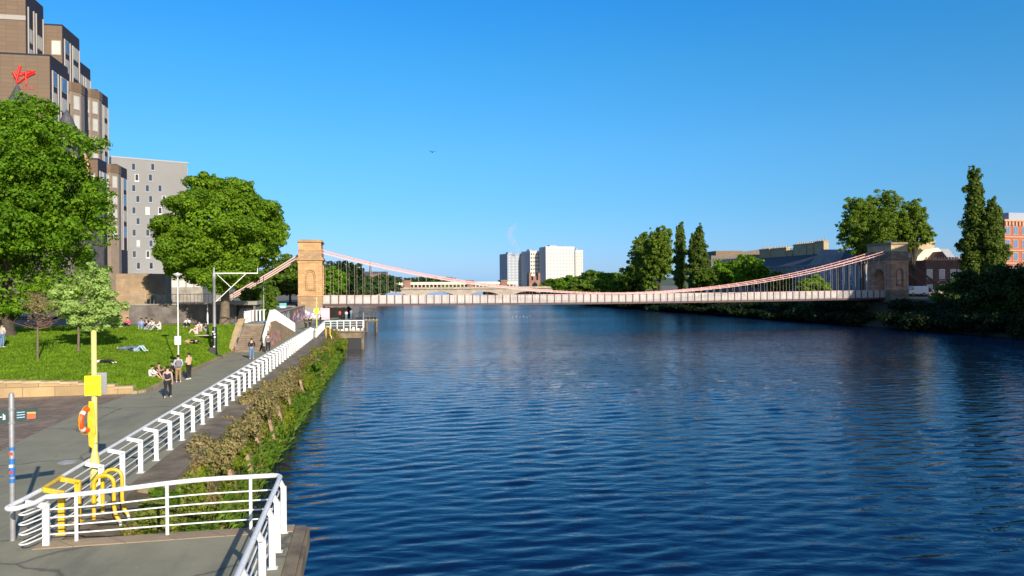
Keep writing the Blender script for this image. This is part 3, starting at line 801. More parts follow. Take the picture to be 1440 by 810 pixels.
cb = thing('stone_block', 'big blank sandstone block standing behind the lawn beside the grey tower', 'block', D(163,452,80)-Vector((0,0,0)), TH)
cb.location.z = 5.2
zt = D(190,385.5,80).z - 5.2
MB().prism([(0,0),(3.15,-.15),(4.35,2.2),(4.2,6),(0,6)], 0, zt).build('masonry', M_brownstone, cb, bevel=.05)
MB().prism([(.04,.03),(3.11,-.09),(4.28,2.2),(4.1,5.9),(.04,5.9)], zt+.002, zt+.07).build('coping', M_pylon_dark, cb)
MB().prism_x([(0,0),(5,0),(5,.3),(3.2,.5),(1.6,1.2),(.4,2.9),(0,3.1)], 4.4,5.9).build('curved_wing', M_concrete, cb, rz=-.3)
# ivy bush on ramp top
ivb = W(92.5,-13.4,5.3)
lob = lobes_round(0,0,1.9,2.0,1.7,2.3,22,5,.25,.4,-.9)
tree('ivy_bush', 'dense dark green ivy covered bush left of the stone tower', 'bush', ivb, 4, lob, 9000, .22, M_mid, M_bark, 3.2, .12, 5, up=.1)

# ================================================================== SUSPENSION BRIDGE
X1 = 123.5
br = thing('suspension_bridge', 'suspension footbridge with stone towers, pink chains and white lattice parapet across the river', 'bridge', ST(142,-9.5,0), TH)
def ushape(w, h_sp, r, y0, y1, zb, zt, yc=None):
    """plate outline with arched doorway cut from below: polygon (h, z)"""
    yc = (y0+y1)/2 if yc is None else yc
    pts = [(y0,zb),(yc-r,zb),(yc-r,h_sp)]
    for k in range(1,12): a = math.pi - math.pi*k/12; pts.append((yc+r*math.cos(a), h_sp+r*math.sin(a)))
    pts += [(yc+r,h_sp),(yc+r,zb),(y1,zb),(y1,zt),(y0,zt)]
    return pts
def pylon(xc, zbase, mm, md, label, topm=None):
    topm = topm or mm
    hw = 2.05; py_ = MB()
    py_.prism_x(ushape(0, 10.3, 1.75, .25, 7.75, 5.6, 13.9), xc-hw, xc+hw)
    p = py_.build('pylon', mm, br); p['label'] = label
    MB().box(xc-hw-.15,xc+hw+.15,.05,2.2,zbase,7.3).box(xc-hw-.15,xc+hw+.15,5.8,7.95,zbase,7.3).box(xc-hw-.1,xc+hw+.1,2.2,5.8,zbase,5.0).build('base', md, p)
    MB().box(xc-hw-.25,xc+hw+.25,-.05,2.15,7.3,7.55).build('plinth_course', mm, p)
    # front and rear panel with arched niche
    for yy in ((.02,.25),(7.75,7.98)):
        MB().prism_y(ushape(0,11.2,.95,xc-hw,xc+hw,7.95,13.9,xc), yy[0], yy[1]).box(xc-hw,xc+hw,yy[0],yy[1],7.56,7.94).build('niche_panel', mm, p)
    arc = [(xc-.72,8.3),(xc-.72,11.1)] + [(xc+.72*math.cos(a),11.1+.72*math.sin(a)) for a in np.linspace(math.pi,0,11)][1:-1] + [(xc+.72,11.1),(xc+.72,8.3)]
    MB().tube([(x,.2,z) for x,z in arc], .1, 6).tube([(xc-.72,.2,8.35),(xc+.72,.2,8.35)], .1, 6).build('moulding', md, p)
    MB().box(xc-.42,xc+.42,.10,.25,8.5,9.6).build('tablet', mm, p)
    for x in (xc-hw+.22, xc+hw-.22): MB().box(x-.28,x+.28,-.06,.02,7.56,13.4).build('pilaster', mm, p)
    for y in (.7,7.3):
        for xx in (xc-hw-.12, xc+hw+.003):
            MB().box(xx, xx+.117, y-.45, y+.45, 7.56, 13.4).box(xx,xx+.117,y+(.8 if y<4 else -1.35),y+(1.35 if y<4 else -.8),7.56,13.2).build('pilaster', mm, p)
    MB().box(xc-hw-.16,xc+hw+.16,-.1,8.1,13.42,13.9).build('frieze', mm, p)
    MB().box(xc-hw-.42,xc+hw+.42,-.36,8.36,13.9,14.18).box(xc-hw-.3,xc+hw+.3,-.24,8.24,14.18,14.42).build('cornice', md, p)
    MB().prism_x([(-.12,14.42),(8.12,14.42),(7.95,15.75),(.05,15.75)], xc-hw-.05,xc+hw+.05).build('weathered_course', md, p)
    MB().box(xc-hw-.1,xc+hw+.1,.0,8.0,15.75,15.9).box(xc-hw+.05,xc+hw-.05,.12,7.88,15.9,17.25).build('attic', topm, p)
    MB().box(xc-hw-.22,xc+hw+.22,-.15,8.15,17.25,17.45).box(xc-hw-.05,xc+hw+.05,.02,7.98,17.45,17.72).build('cap', md, p)
    return p
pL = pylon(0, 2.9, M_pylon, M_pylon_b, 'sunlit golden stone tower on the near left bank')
pR = pylon(X1, -1, M_pylon_r, M_pylon_dark, 'brown stone tower standing in shade on the right bank', M_chim)  # right attic gets paler stone to stand for sun on its top
bp = MB()
graf = [('white',5),('purple',4),('black',2)]
graffiti(21, -.105, -7, 3.2, 3.2, 5.0, br, [M_gr['purple'], M_gr['white']], 30, 'y')
o = MB().box(-9,2.3,-.1,.4,2.9,5.3).build('abutment_wall', M_concrete, br)
x0d, x1d = 2.05, X1-2.05; ND = 80; pitch = (x1d-x0d)/ND
def dz(x):
    k = (x-X1/2)/(X1/2); return 5.12 + .32*k*k
def deckpiece(y0, y1, zo0, zo1, nm, m):
    mb = MB()
    for i in range(ND):
        a, b = x0d+i*pitch, x0d+(i+1)*pitch
        za, zb = dz(a), dz(b)
        mb.add([(a,y0,za+zo0),(b,y0,zb+zo0),(b,y1,zb+zo0),(a,y1,za+zo0),(a,y0,za+zo1),(b,y0,zb+zo1),(b,y1,zb+zo1),(a,y1,za+zo1)],
               [(0,3,2,1),(4,5,6,7),(0,1,5,4),(1,2,6,5),(2,3,7,6),(3,0,4,7)])
    return mb.build(nm, m, br)
YF, YR = 1.85, 6.15
M_lat = mat('off_white_lattice_paint', (.62,.56,.52), .5, .15, 1.5)
deckpiece(YF+.1, YR-.1, .35, .5, 'deck', M_grey)
deckpiece(YF-.05, YF+.1, .0, .36, 'girder', M_maroon)
deckpiece(YR-.1, YR+.05, .0, .36, 'girder', M_maroon)
deckpiece(YF-.03, YF+.06, 1.88, 1.97, 'top_rail', M_pinkw)
deckpiece(YR-.06, YR+.03, 1.88, 1.97, 'top_rail', M_pinkw)
for yy in (YF, YR):
    mb = MB()
    for i in range(ND):
        a, b = x0d+i*pitch+.08, x0d+(i+1)*pitch-.08; za = dz((a+b)/2)+.42; zb = za+1.44
        w = b-a; st_ = .36
        for c0 in np.arange(-1.44, w, st_):
            for sgn in (1,-1):
                pts = []
                # diagonal from (c0, za) rising 1.44
                p0, p1 = Vector((c0,0)), Vector((c0+1.44,1.44))
                t0 = max(0, -c0)/1.44; t1 = min(1.44, w-c0)/1.44
                if t1 <= t0+.02: continue
                q0 = p0.lerp(p1,t0); q1 = p0.lerp(p1,t1)
                X0, X1_ = (a+q0.x, a+q1.x) if sgn > 0 else (b-q0.x, b-q1.x)
                mb.beam((X0,yy+.01*sgn,za+q0.y),(X1_,yy+.01*sgn,za+q1.y),.018,.078,(0,0,1))
    mb.build('lattice_parapet', M_lat, br)
for i in range(ND+1):
    x = x0d+i*pitch; z = dz(x); MB().box(x-.09,x+.09,YF-.12,YF-.04,z-.05,z+2.0).build('parapet_post', M_maroon, br)
mb = MB()
for i in range(ND+1):
    x = x0d+i*pitch; z = dz(x); mb.box(x-.05,x+.05,YR-.02,YR+.06,z-.02,z+1.95)
o = mb.build('parapet_post', M_maroon, br); o['kind'] = 'stuff'
def cz(x, up): 
    k = (x-X1/2)/(X1/2); return 7.12 + up + (16.0-7.12)*k*k
for yy in (YF, YR):
    for up, yo in ((0,-.1),(.5,.1)):
        pts = [(x, yy+yo, cz(x, up*(.35+.65*abs((x-X1/2)/(X1/2))))) for x in np.linspace(0,X1,61)]
        mb = MB()
        for p, q in zip(pts, pts[1:]): mb.beam(p, q, .12, .13)
        for p in pts[1:-1]: mb.boxc((p[0],p[1],p[2]),(.22,.18,.26))
        mb.build('chain', M_pink if up else M_pinkw, br)
        # back stays
        for x_0, x_1, z_1, kk in ((0,-14.5,7.0,1),(X1,X1+15,5.6,1)):
            a = Vector((x_0,yy+yo,15.9+up)); b = Vector((x_1,yy+yo,z_1+up*.8))
            mid = a.lerp(b,.5)+Vector((0,0,-.15))
            MB().beam(a,mid,.14,.2).beam(mid,b,.14,.2).build('back_stay', M_pinkw if x_0 == 0 else M_maroon, br)
for i in range(ND+1):
    x = x0d+i*pitch; zc_ = cz(x,.25); z = dz(x)
    if zc_-z-1.95 < .25: continue
    MB().box(x-.02,x+.02,YF-.02,YF+.02,z+1.9,zc_).build('hanger', M_hang, br)
mb = MB()
for i in range(ND+1):
    x = x0d+i*pitch+.4; zc_ = cz(x,.25); z = dz(x)
    if zc_-z-1.95 < .25: continue
    mb.box(x-.018,x+.018,YR-.018,YR+.018,z+1.9,zc_)
o = mb.build('hanger', M_hang, br); o['kind'] = 'stuff'
for xx, zz, lab in ((-15.5,5.35,''),(X1+15.5,5.0,'')):
    for yy in (YF, YR): MB().prism_x([(yy-.7,zz),(yy+.7,zz),(yy+.6,zz+2.3),(yy-.6,zz+2.3)], xx-1.2, xx+1.2).build('anchor_block', M_concrete, br)
MB().box(-16,-2.2,YF,YR,4.9,5.5).build('approach_deck', M_concrete, br); MB().box(X1+2.2,X1+16,YF,YR,4.9,5.5).build('approach_deck', M_concrete, br)

# ---- bridge graffiti boards: advertising boxes beside tower
# ---- jetty
jt = thing('jetty', 'timber jetty with green decking and white rail past the end of the promenade', 'jetty', ST(109,-5.4,3), TH)
MB().box(0,5.6,0,34,-.55,-.02).build('deck', M_timberdark, jt)
MB().box(.3,5.3,.4,33,-3.2,-.56).build('dark_underside', M_black, jt)  # black block filling the space below the deck
MB().box(-2.6,3.4,8,33.5,-.01,.03).build('green_decking', mat('green_decking', (.10,.19,.14), .8, .2, .5), jt)
mb = MB()
for x in (.4,2.9,5.3):
    for y in (.5,9,17,25,33): MB().tube([(x,y,-.3),(x,y,-5)], .22, 8).build('pile', M_timberdark, jt)
mb.box(.2,5.5,.2,.45,-1.4,-.36).box(5.2,5.45,.2,33,-1.4,-.36); mb.build('cross_beams', M_timberdark, jt)
mb = MB().tube([(.0,-20,1.1),(0.0,.05,1.1),(5.5,.05,1.1),(5.5,33.8,1.1)], .06, 8).tube([(.0,.05,.75),(5.5,.05,.75),(5.5,33.8,.75)], .025, 6).tube([(.0,.05,.4),(5.5,.05,.4),(5.5,33.8,.4)], .025, 6)
mb.build('handrail', M_white, jt, smooth=True)
for x in np.arange(0,5.6,.9): MB().box(x-.06,x+.06,0,.08,-.3,1.08).build('post', M_white, jt)
for y in np.arange(2,34,3.2): MB().box(5.44,5.56,y-.05,y+.05,0,1.08).build('post', M_white, jt)
for y in np.arange(-19,0,1.9): MB().box(-.05,.05,y-.05,y+.05,-.2,1.08).build('post', M_white, jt)
mb = MB(); rr = random.Random(9)
x = .5
while x < 5.2:
    w = rr.uniform(.2,.5); mb.box(x,x+w,-.05,-.005,-.30,rr.uniform(-.12,.25)); x += w+rr.uniform(.1,.3)
mb.build('painted_boards', M_whited, jt)
j2 = thing('mooring_stage', 'low dark landing stage with white rail in the water by the far jetty', 'landing stage', ST(150,-1.5,2.6), TH)
MB().box(0,4.4,0,9,-.5,0).build('deck', M_timberdark, j2)
for x in (.3,2.2,4.1):
    for y in (.4,4.5,8.6): MB().tube([(x,y,-.4),(x,y,-4)], .22, 8).build('pile', M_timberdark, j2)
mb = MB().tube([(0,.05,1.1),(4.3,.05,1.1),(4.3,8.9,1.1)], .06, 6)
for x in np.arange(0,4.4,.7): mb.box(x-.05,x+.05,0,.1,-.3,1.1)
mb.build('railing', M_white, j2)
yp2 = thing('lifebuoy_pole', 'distant yellow pole with yellow sign near the far end of the railing', 'pole', W(92.5,-6.9,3), TH)
MB().lathe([(.12,0),(.07,1.4),(.065,4.7)], n=10).build('pole', M_paleyellow, yp2, smooth=True)
MB().boxc((0,-.11,3.1),(.5,.04,.62)).build('sign', M_sign_yellow, yp2)

aw = thing('abutment_wall', 'soot stained stone wall closing the path under the footbridge approach', 'wall', ST(150.3,-12.6,2.9), TH)
MB().box(-.4,9.6,0,.6,0,2.6).build('masonry', M_bridge_stone, aw); MB().box(-.5,9.7,-.1,.7,2.61,2.85).build('coping', M_pylon_dark, aw)
# small kiosk boards by the tower
for px, w, h, lab, mm in ((457,1.6,2.3,'pinkish white painted board by the foot of the stone tower', M_gr['pink']),(398,1.2,3.2,'tall turquoise and white painted board near the ivy bush', M_gr['teal'])):
    p = P(px, 452, 3.0); t = thing('notice_board', lab, 'board', p, TH)
    MB().box(-w/2,w/2,0,.12,.3,h).build('panel', mm, t, bevel=.02); MB().box(-w/2,-w/2+.1,.0,.1,0,.3).box(w/2-.1,w/2,.0,.1,0,.3).build('legs', M_grey, t)
    MB().box(-w/2+.2,w/2-.2,-.015,-.003,.8,h-.5).build('poster', M_gr['white'], t)

# ================================================================== FAR RIVER CROSSINGS
vb = thing('stone_arch_bridge', 'pale stone road bridge with low arches beyond the suspension bridge', 'bridge', ST(440,-24,0), TH)
poly = [(0,0)]
for k in range(5):
    xc = 14+27*k; r = 12
    poly += [(xc-r,0)] + [(xc+r*math.cos(a), 5.6*math.sin(a)) for a in np.linspace(math.pi,0,13)] + [(xc+r,0)]
poly += [(137,0),(137,7.4),(0,7.4)]
pp = []
for p in poly:
    if not pp or (abs(p[0]-pp[-1][0])+abs(p[1]-pp[-1][1])) > 1e-3: pp.append(p)
MB().prism_y(pp, 0, 18).build('arches', M_bridge_stone, vb)
MB().box(0,137,-.4,.4,7.42,8.5).build('parapet', M_bridge_stone, vb)
MB().box(0,137,-.6,.6,7.2,7.4).build('string_course', M_pylon_dark, vb)
rb_ = thing('railway_bridge', 'long pale railway bridge with red stone piers behind the stone bridge', 'bridge', ST(520,-42,0), TH)
MB().box(24,150,0,9,6.8,8.2).build('girder', M_redpier, rb_)
MB().box(24,150,-.2,.3,10.2,12.0).box(24,150,8.7,9,10.2,12.0).build('screen', M_cream, rb_)
for i in range(46): 
    x = 25+i*2.7; MB().box(x,x+.8,-.1,.2,8.2,10.2).build('strut', M_pinkw, rb_)
for i, x in enumerate((44,72,116,140)): MB().box(x-2.2,x+2.2,-1.5,10,-2,13.2).box(x-2.6,x+2.6,-1.9,10.2,12.2,12.7).build('pier', M_redpier, rb_)
rt = thing('red_stone_tower', 'small red sandstone bridge tower in front of the white high rise blocks', 'tower', D(752,400,470), TH)
rt.location.z = 3
MB().box(-3.6,3.6,0,6,0,9.5).box(-3.6,-2.2,0,6,9.5,14).box(2.2,3.6,0,6,9.5,14).box(-1,1,0,6,9.5,12).build('walls', M_redpier, rt)
MB().prism_y([(-1.6,3),(1.6,3),(1.6,7),(0,8.4),(-1.6,7)],-.12,-.02).build('window', M_darkglass, rt)
# ================================================================== BUILDINGS, left bank
def T_at(px, s):   # t where pixel column px meets line s=const
    r = (px-720)/F; return (s*(SU + r*CU))/(CU - r*SU)
def S_at(px, t):
    r = (px-720)/F; return t*(CU - r*SU)/(SU + r*CU)
def ZAT(px, py, depth): return D(px, py, depth).z
ht = thing('tower_hotel', 'tall stepped brown and navy clad tower hotel with red script sign on its side', 'hotel', ST(120,-44.5,5.3), TH)
def hb(mb, t0, t1, s0, s1, z0, z1): return mb.box(t0+44.5, t1+44.5, s0-120, s1-120, z0-5.3, z1-5.3)
hblocks = [(-44.5,120,126.7,42.9,-78),(-50.4,127,133.4,54.4,-78),(-43.6,126.7,132.7,31.7,-70),(-45.1,133,137,42.3,-60),(-47.6,133.4,140.8,51.7,-70),
           (-47.9,140.8,146.9,48.2,-70),(-46.8,146.9,152.7,44.7,-70),(-45.2,142,146.5,31.5,-60),(-45.4,152.7,159,32.2,-70)]
nwin = 0
def hwin(mbf, mbp, front=False, blind=True, lab=None):
    global nwin
    if nwin >= 98: return
    nwin += 1
    f = mbf.build('window', M_spandrel if front else M_fin, ht)
    mbp.build('pane', M_blind if blind else M_blueglass, f)
rr = random.Random(2)
for bi, (t, s0, s1, zt, tl) in enumerate(hblocks):
    hb(MB(), tl, t, s0, s1, 5.3, zt).build('bay_wall', M_hotel, ht)
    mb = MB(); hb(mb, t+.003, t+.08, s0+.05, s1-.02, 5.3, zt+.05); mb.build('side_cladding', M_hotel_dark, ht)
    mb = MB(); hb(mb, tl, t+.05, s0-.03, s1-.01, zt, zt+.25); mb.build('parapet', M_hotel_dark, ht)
    W_ = s1-s0
    z = zt-3.0 - (0 if bi != 1 else 3.2)
    rows = {0:5,1:2,2:1,3:0,4:2,5:3,6:6,7:1,8:4}[bi]
    mb = MB()
    for y in (s0+.6, s0+W_*.40, s0+W_*.54, s0+W_*.95): hb(mb, t+.08, t+.26, y-.07, y+.07, zt-3.0-3.1*rows-.4 if rows else zt-3, zt-1.9)
    if rows: mb.build('fin', M_fin, ht)
    for r_ in range(rows):
        for q0, q1 in ((.12,.34),(.60,.90)):
            a, b = s0+W_*q0+.1, s0+W_*q1-.05; zz = z-3.1*r_
            hwin(hb(MB(), t+.08, t+.15, a, b, zz-1.1, zz+1.15), hb(MB(), t+.151, t+.17, a+.1, b-.1, zz-.95, zz+1.0), blind=rr.random() < .6)
# front windows with blinds
for (t, s0, zt, w0, w1, rows) in ((-45.2,142,31.5,2.6,.4,2),(-47.6,133.4,51.7,1.5,.2,1),(-47.9,140.8,48.2,1.6,.2,4)):
    for r_ in range(rows):
        zz = zt-3.6-3.1*r_
        hwin(hb(MB(), t-w0-.1, t-w1+.1, s0-.08, s0-.002, zz-1.25, zz+1.25), hb(MB(), t-w0, t-w1, s0-.11, s0-.082, zz-1.1, zz+1.1), True, True)
# canted sunlit corner bays with tall pale windows
def bay(t, s0, zt, w, c, rows, z0):
    global nwin
    x = t+44.5; y = s0-120
    MB().prism([(x-w,y),(x-w+.15,y-1.3),(x-c-.1,y-1.3),(x+.35,y+.1),(x+.35,y+1.6),(x-w,y+1.6)], z0-5.3, zt-5.3).build('canted_bay', M_spandrel, ht)
    MB().prism([(x-w-.05,y),(x-w+.1,y-1.38),(x-c-.08,y-1.38),(x+.43,y+.08),(x+.43,y+1.6),(x-w,y+1.6)], zt-5.3+.002, zt-5.3+1.5).build('bay_top', M_hotel, ht)
    p = Vector((x-c-.1,y-1.3,0)); q = Vector((x+.35,y+.1,0)); d = (q-p).normalized(); nrm = Vector((d.y,-d.x,0)); L = (q-p).length
    for r_ in range(rows):
        zz = zt-5.3-1.75-3.1*r_
        if nwin < 98:
            nwin += 1
            f = MB().box(x-w+.3,x-c-.3,y-1.36,y-1.302,zz-1.15,zz+1.2).build('window', M_fin, ht)
            MB().box(x-w+.42,x-c-.42,y-1.40,y-1.361,zz-1.02,zz+1.08).build('pane', M_blind, f)
        if nwin < 98:
            nwin += 1
            a = p+d*.3+nrm*.04; b = p+d*(L-.3)+nrm*.04
            f = MB().beam((a.x,a.y,zz),(b.x,b.y,zz),.07,2.3).build('window', M_fin, ht)
            a = p+d*.42+nrm*.08; b = p+d*(L-.42)+nrm*.08
            MB().beam((a.x,a.y,zz),(b.x,b.y,zz),.05,2.05).build('pane', M_blind, f)
bay(-45.1, 133, 40.8, 4.2, .5, 7, 8); bay(-46.8, 146.9, 43.2, 2.6, .5, 7, 8); bay(-45.4, 152.7, 30.7, 2.6, .5, 4, 8)
# flat pale strip across the front under the top block
hb(MB(), -60, -50.35, 126.9, 126.99, 50.2, 50.9).build('setback_strip', M_fin, ht)
# red script sign
def lg(cx, cy):
    px, py = 10+cx/16.2, 85+cy/16.2
    t = T_at(px, 120); p = ST(120, t); z = ZAT(px, py, p.y)
    return (t+44.5, -.12, z-5.3)
M_signred = mat('sign_bright_red', (.80,.015,.012), .4, .05, 3)
strokes = [([(190,270),(215,300),(250,400),(270,450),(300,330),(350,125)], .20),
 ([(345,345),(350,310),(358,300),(365,340),(385,345)], .11), ([(352,275),(358,268)], .10),
 ([(385,345),(395,290),(400,320),(425,275)], .11),
 ([(475,290),(440,280),(430,320),(450,335),(478,290),(480,400),(490,480),(488,560)], .11),
 ([(500,330),(515,265),(520,300),(540,310)], .11), ([(517,240),(521,235)], .09),
 ([(550,310),(560,245),(570,290),(590,235),(605,235),(605,290),(640,280),(680,240)], .11),
 ([(265,440),(290,520),(330,500),(400,440),(480,390),(560,350),(690,290)], .13)]
mb = MB()
for pts, r in strokes: mb.tube([lg(*p) for p in pts], r, 8)
mb.build('script_sign', M_signred, ht, smooth=True)
def textmesh(txt, size, ext=.02):
    cu = bpy.data.curves.new('t', 'FONT'); cu.body = txt; cu.size = size; cu.extrude = ext
    ob = bpy.data.objects.new('t', cu); COL.objects.link(ob)
    me = bpy.data.meshes.new_from_object(ob.evaluated_get(bpy.context.evaluated_depsgraph_get()))
    bpy.data.objects.remove(ob); return me
me = textmesh('HOTELS', .62); me.materials.clear(); me.materials.append(mat('sign_dull_red', (.50,.09,.06), .5, .05))
o = bpy.data.objects.new('sign_lettering', me); COL.objects.link(o); o.parent = ht; a = lg(300,650); o.location = (a[0], -.06, a[2]); o.rotation_euler = (R(90),0,0)

gt = thing('student_tower', 'plain light grey tower block dotted with small square windows', 'tower block', D(158,400,195)*1.0, .62)
gt.location.z = 5.3
HT = ZAT(160,221,195)-5.3
MB().box(0,18.6,0,12,0,HT).build('wall', M_tower, gt)
MB().box(-.05,18.9,-.06,12.05,HT,HT+.35).build('parapet', M_grey, gt)
MB().box(18.603,18.75,.8,11.6,4,HT-1).build('glazed_side', M_blueglass, gt)
mb = MB()
for z in np.arange(5, HT-1, 3.0): mb.box(18.75,18.85,.8,11.6,z,z+.3)
for y in np.arange(1,11.5,1.9): mb.box(18.75,18.9,y,y+.2,4,HT-1)
mb.build('mullions', M_grey, gt)
sc_ = 18.6/96.0
rows = [(236,(187,211)),(251,(191,208)),(266,(187,204,220)),(281,(192,208,225)),(297,(187,204,220)),(312,(192,208)),(328,(187,204)),(343,(192,208,225)),(358,(187,204,220)),(374,(192,208,225)),(389,(187,208))]
for i, (py, pxs) in enumerate(rows):
    for px in pxs:
        x = (px-160)*sc_; z = ZAT(px, py, 197+.5*x)-5.3; w = .48
        f = MB().box(x-w,x+w,-.05,.0-.002,z-.85,z+.95).box(x-w-.05,x+w+.05,-.12,-.003,z-1.1,z-.86).build('window', M_fargrey if (i+int(px))%4 else M_whited, gt)
        MB().box(x-w+.12,x+w-.12,-.09,-.061,z-.75,z+.85).build('pane', M_blind if (i,px) in ((4,204),(7,192)) else M_darkglass, f)
MB().box(6,20,-10,-.1,0,6.5).build('podium', M_concrete, gt)
for k in range(7): MB().box(6.6+k*1.9,8.1+k*1.9,-10.06,-10.002,3.9,5.7).build('podium_window', M_blind, gt)
MB().box(5.7,20.3,-10.5,-.1,6.51,6.9).build('podium_roof', M_whited, gt)

tb = thing('turreted_building', 'old grey stone building with conical slate turrets rising above the big tree', 'building', D(18,420,100), TH)
tb.location.z = 5.3
z1 = ZAT(20,113,100)-5.3; z2 = ZAT(80,147,100)-5.3
MB().box(-8,8.2,2,10,0,z2-9).build('wall', M_darkconc, tb)
MB().lathe([(3.3,z1-9),(2.5,z1-5.8),(1.5,z1-3.2),(.45,z1-.9),(.08,z1-.1),(.02,z1)], (.2,1.5,0), 16).build('turret_roof', M_slate, tb)
MB().lathe([(2.2,0),(2.2,z1-9)], (.2,1.5,0), 16).build('turret', M_darkconc, tb)
MB().lathe([(1.75,z2-4.0),(1.6,z2-3.8),(1.15,z2-2.6),(.7,z2-1.2),(.12,z2-.1),(.02,z2)], (6.3,1.5,0), 16).build('turret_roof', M_slate, tb)
MB().lathe([(1.2,0),(1.2,z2-7.4),(1.45,z2-7.2),(1.3,z2-6.9),(1.3,z2-4.3),(1.6,z2-4.0)], (6.3,1.5,0), 16).build('turret', M_darkconc, tb)
for a in (-110,-70,-30): MB().boxc((6.3+1.28*math.cos(R(a)),1.5+1.28*math.sin(R(a)),z2-5.6),(.1,.5,1.6),R(a)).build('window', M_darkglass, tb)
for x in (7.4,8.7): MB().prism_y([(x-.6,z2-9.6),(x+.6,z2-9.6),(x+.6,z2-7.4),(x,z2-6.0),(x-.6,z2-7.4)],.6,1.2).build('gable', M_pylon, tb)

# ================================================================== far and right buildings
def farblock(pxl, pxr, pytop, depth, name, label, m, dm, rz, dpt, cols, rows_, side=True, wmat=M_darkglass):
    p = D(pxl, 400, depth); t = thing(name, label, 'tower block', (p.x,p.y,3.0), rz)
    w = (pxr-pxl)/F*depth/math.cos(rz); h = ZAT(pxl, pytop, depth)-3
    MB().box(0,w,0,dpt,0,h).build('wall', m, t)
    MB().box(-.25,-.003,.0,dpt,0,h+.1).build('side_wall', dm, t)  # white blocks get a greyer side, shade put into its colour
    MB().box(-.2,w+.1,-.15,dpt,h,h+1.2).build('parapet', m, t)
    MB().box(w*.2,w*.45,dpt*.3,dpt*.6,h+1.2,h+3.4).build('roof_plant', M_fargrey, t); MB().tube([(w*.7,dpt*.4,h+1.2),(w*.7,dpt*.4,h+5)],.25,6).build('mast', M_grey, t)
    for c in range(cols):
        for r_ in range(rows_):
            x = w*(c+.5)/cols; z = h-2.8-(h-6)*(r_)/rows_
            MB().box(x-w/cols*.24,x+w/cols*.24,-.25,-.003,z-.95,z+.75).build('window', wmat, t)
    return t
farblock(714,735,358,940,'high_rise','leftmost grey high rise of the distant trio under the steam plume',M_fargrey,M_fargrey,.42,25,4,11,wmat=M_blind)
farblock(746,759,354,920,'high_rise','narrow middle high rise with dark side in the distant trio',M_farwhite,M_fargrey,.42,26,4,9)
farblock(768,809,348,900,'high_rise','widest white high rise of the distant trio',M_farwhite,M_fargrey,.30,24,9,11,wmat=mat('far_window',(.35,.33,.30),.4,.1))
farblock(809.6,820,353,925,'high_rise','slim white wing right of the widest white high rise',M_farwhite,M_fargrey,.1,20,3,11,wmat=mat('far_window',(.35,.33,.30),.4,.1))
p = D(521,400,600); t = thing('church_steeple', 'thin distant grey steeple seen through the suspension bridge hangers', 'steeple', (p.x,p.y,3), .2)
h = ZAT(521,366,600)-3
MB().box(-1.6,1.6,-1.6,1.6,0,h*.45).build('base', M_darkconc, t); MB().lathe([(1.7,h*.45),(.08,h)], n=6).build('spire', M_darkconc, t)
p = D(521,400,560); t = thing('stone_building', 'distant brown stone block in the trees left of the railway bridge', 'building', (p.x,p.y,3), .2)
MB().box(0,7,0,6,0,15.5).build('wall', M_redpier, t); MB().box(-.3,7.3,-.3,6.3,15.5,16.1).build('roof', M_slate, t)
for k in range(3): MB().box(.8+k*2.1,1.9+k*2.1,-.06,-.003,9,13).build('window', M_darkglass, t)
for i, (px, w, hh, d_, c, lb_) in enumerate(((492,22,12,620,M_pinkw,'pale low tenement far off just right of the dark trees'),(507,16,15,640,M_concrete,'grey distant block second from the dark trees'),(500,30,17.5,700,M_redsand,'reddish far roofline behind the pale tenement'))):
    p = D(px,400,d_); t = thing('far_tenement', lb_, 'building', (p.x,p.y,3), TH)
    MB().box(0,w,0,8,0,hh).build('wall', c, t); MB().prism_x([(-.3,hh),(8.3,hh),(4,hh+3)],0,w).build('roof', M_slate, t)
    for k in range(int(w/3)):
        for z in (4,7.5,11):
            if z < hh-1: MB().box(1+k*3,2.1+k*3,-.08,-.003,z,z+1.7).build('window', M_darkglass, t)

tr = thing('riverside_terrace', 'long shaded grey stone terrace with tall chimneys on the right bank', 'terrace', ST(158,128,5.3), TH)
EA = 9.0
MB().box(0,12,14,25,0,EA).box(0,12,25.004,104,0,EA).build('wall', M_terrace, tr)
MB().box(-1,0-.003,25,37,0,EA+.1).prism_x([(24.6,EA+.1),(37.4,EA+.1),(31,13.2)],-1.2,6).build('pavilion', M_terrace, tr)
MB().box(-1.3,-.9,24.4,37.6,EA-.2,EA+.3).box(-.35,0,14,24.3,EA-.3,EA+.1).box(-.35,0,37.7,104,EA-.3,EA+.1).build('cornice', M_terrace, tr)
MB().prism_y([(-.3,EA+.11),(12.3,EA+.11),(6,13.0)],14,104).build('roof', M_slate, tr)
for i in range(23):
    y = 15.9+i*3.85; xx = -1.0 if 25 < y < 37 else 0
    for z, hh in ((1.2,2.0),(4.4,2.3),(7.2,1.1)):
        f = MB().box(xx-.05,xx-.003,y-.65,y+.65,z-.1,z+hh+.1).build('window', M_whited, tr)
        MB().box(xx-.07,xx-.051,y-.5,y+.5,z,z+hh).build('pane', M_blueglass, f)
    MB().box(xx-.18,xx-.003,y+1.55,y+1.85,0,EA-.4).build('pilaster', M_terrace, tr)
for px0, px1, top in ((1072,1086,15.7),(1088,1110,15.6),(1112,1118,14.6),(1120,1138,16.2),(1139,1147,16.2),(1150,1163,16.5)):
    s0, s1 = S_at(px1,134), S_at(px0,134)
    c = MB().box(5,6.6,s0-158,s1-158,11.2,top-.6).box(4.85,6.75,s0-158.15,s1-157.85,top-.59,top-.3).build('chimney', M_chim, tr)
    mb = MB(); n = max(2,int((s1-s0)/.9))
    for k in range(n): mb.lathe([(.2,top-.3),(.15,top+.35)], (5.8, s0-158+(k+.5)*(s1-s0)/n, 0), 8)
    mb.build('chimney_pots', M_chim, c)
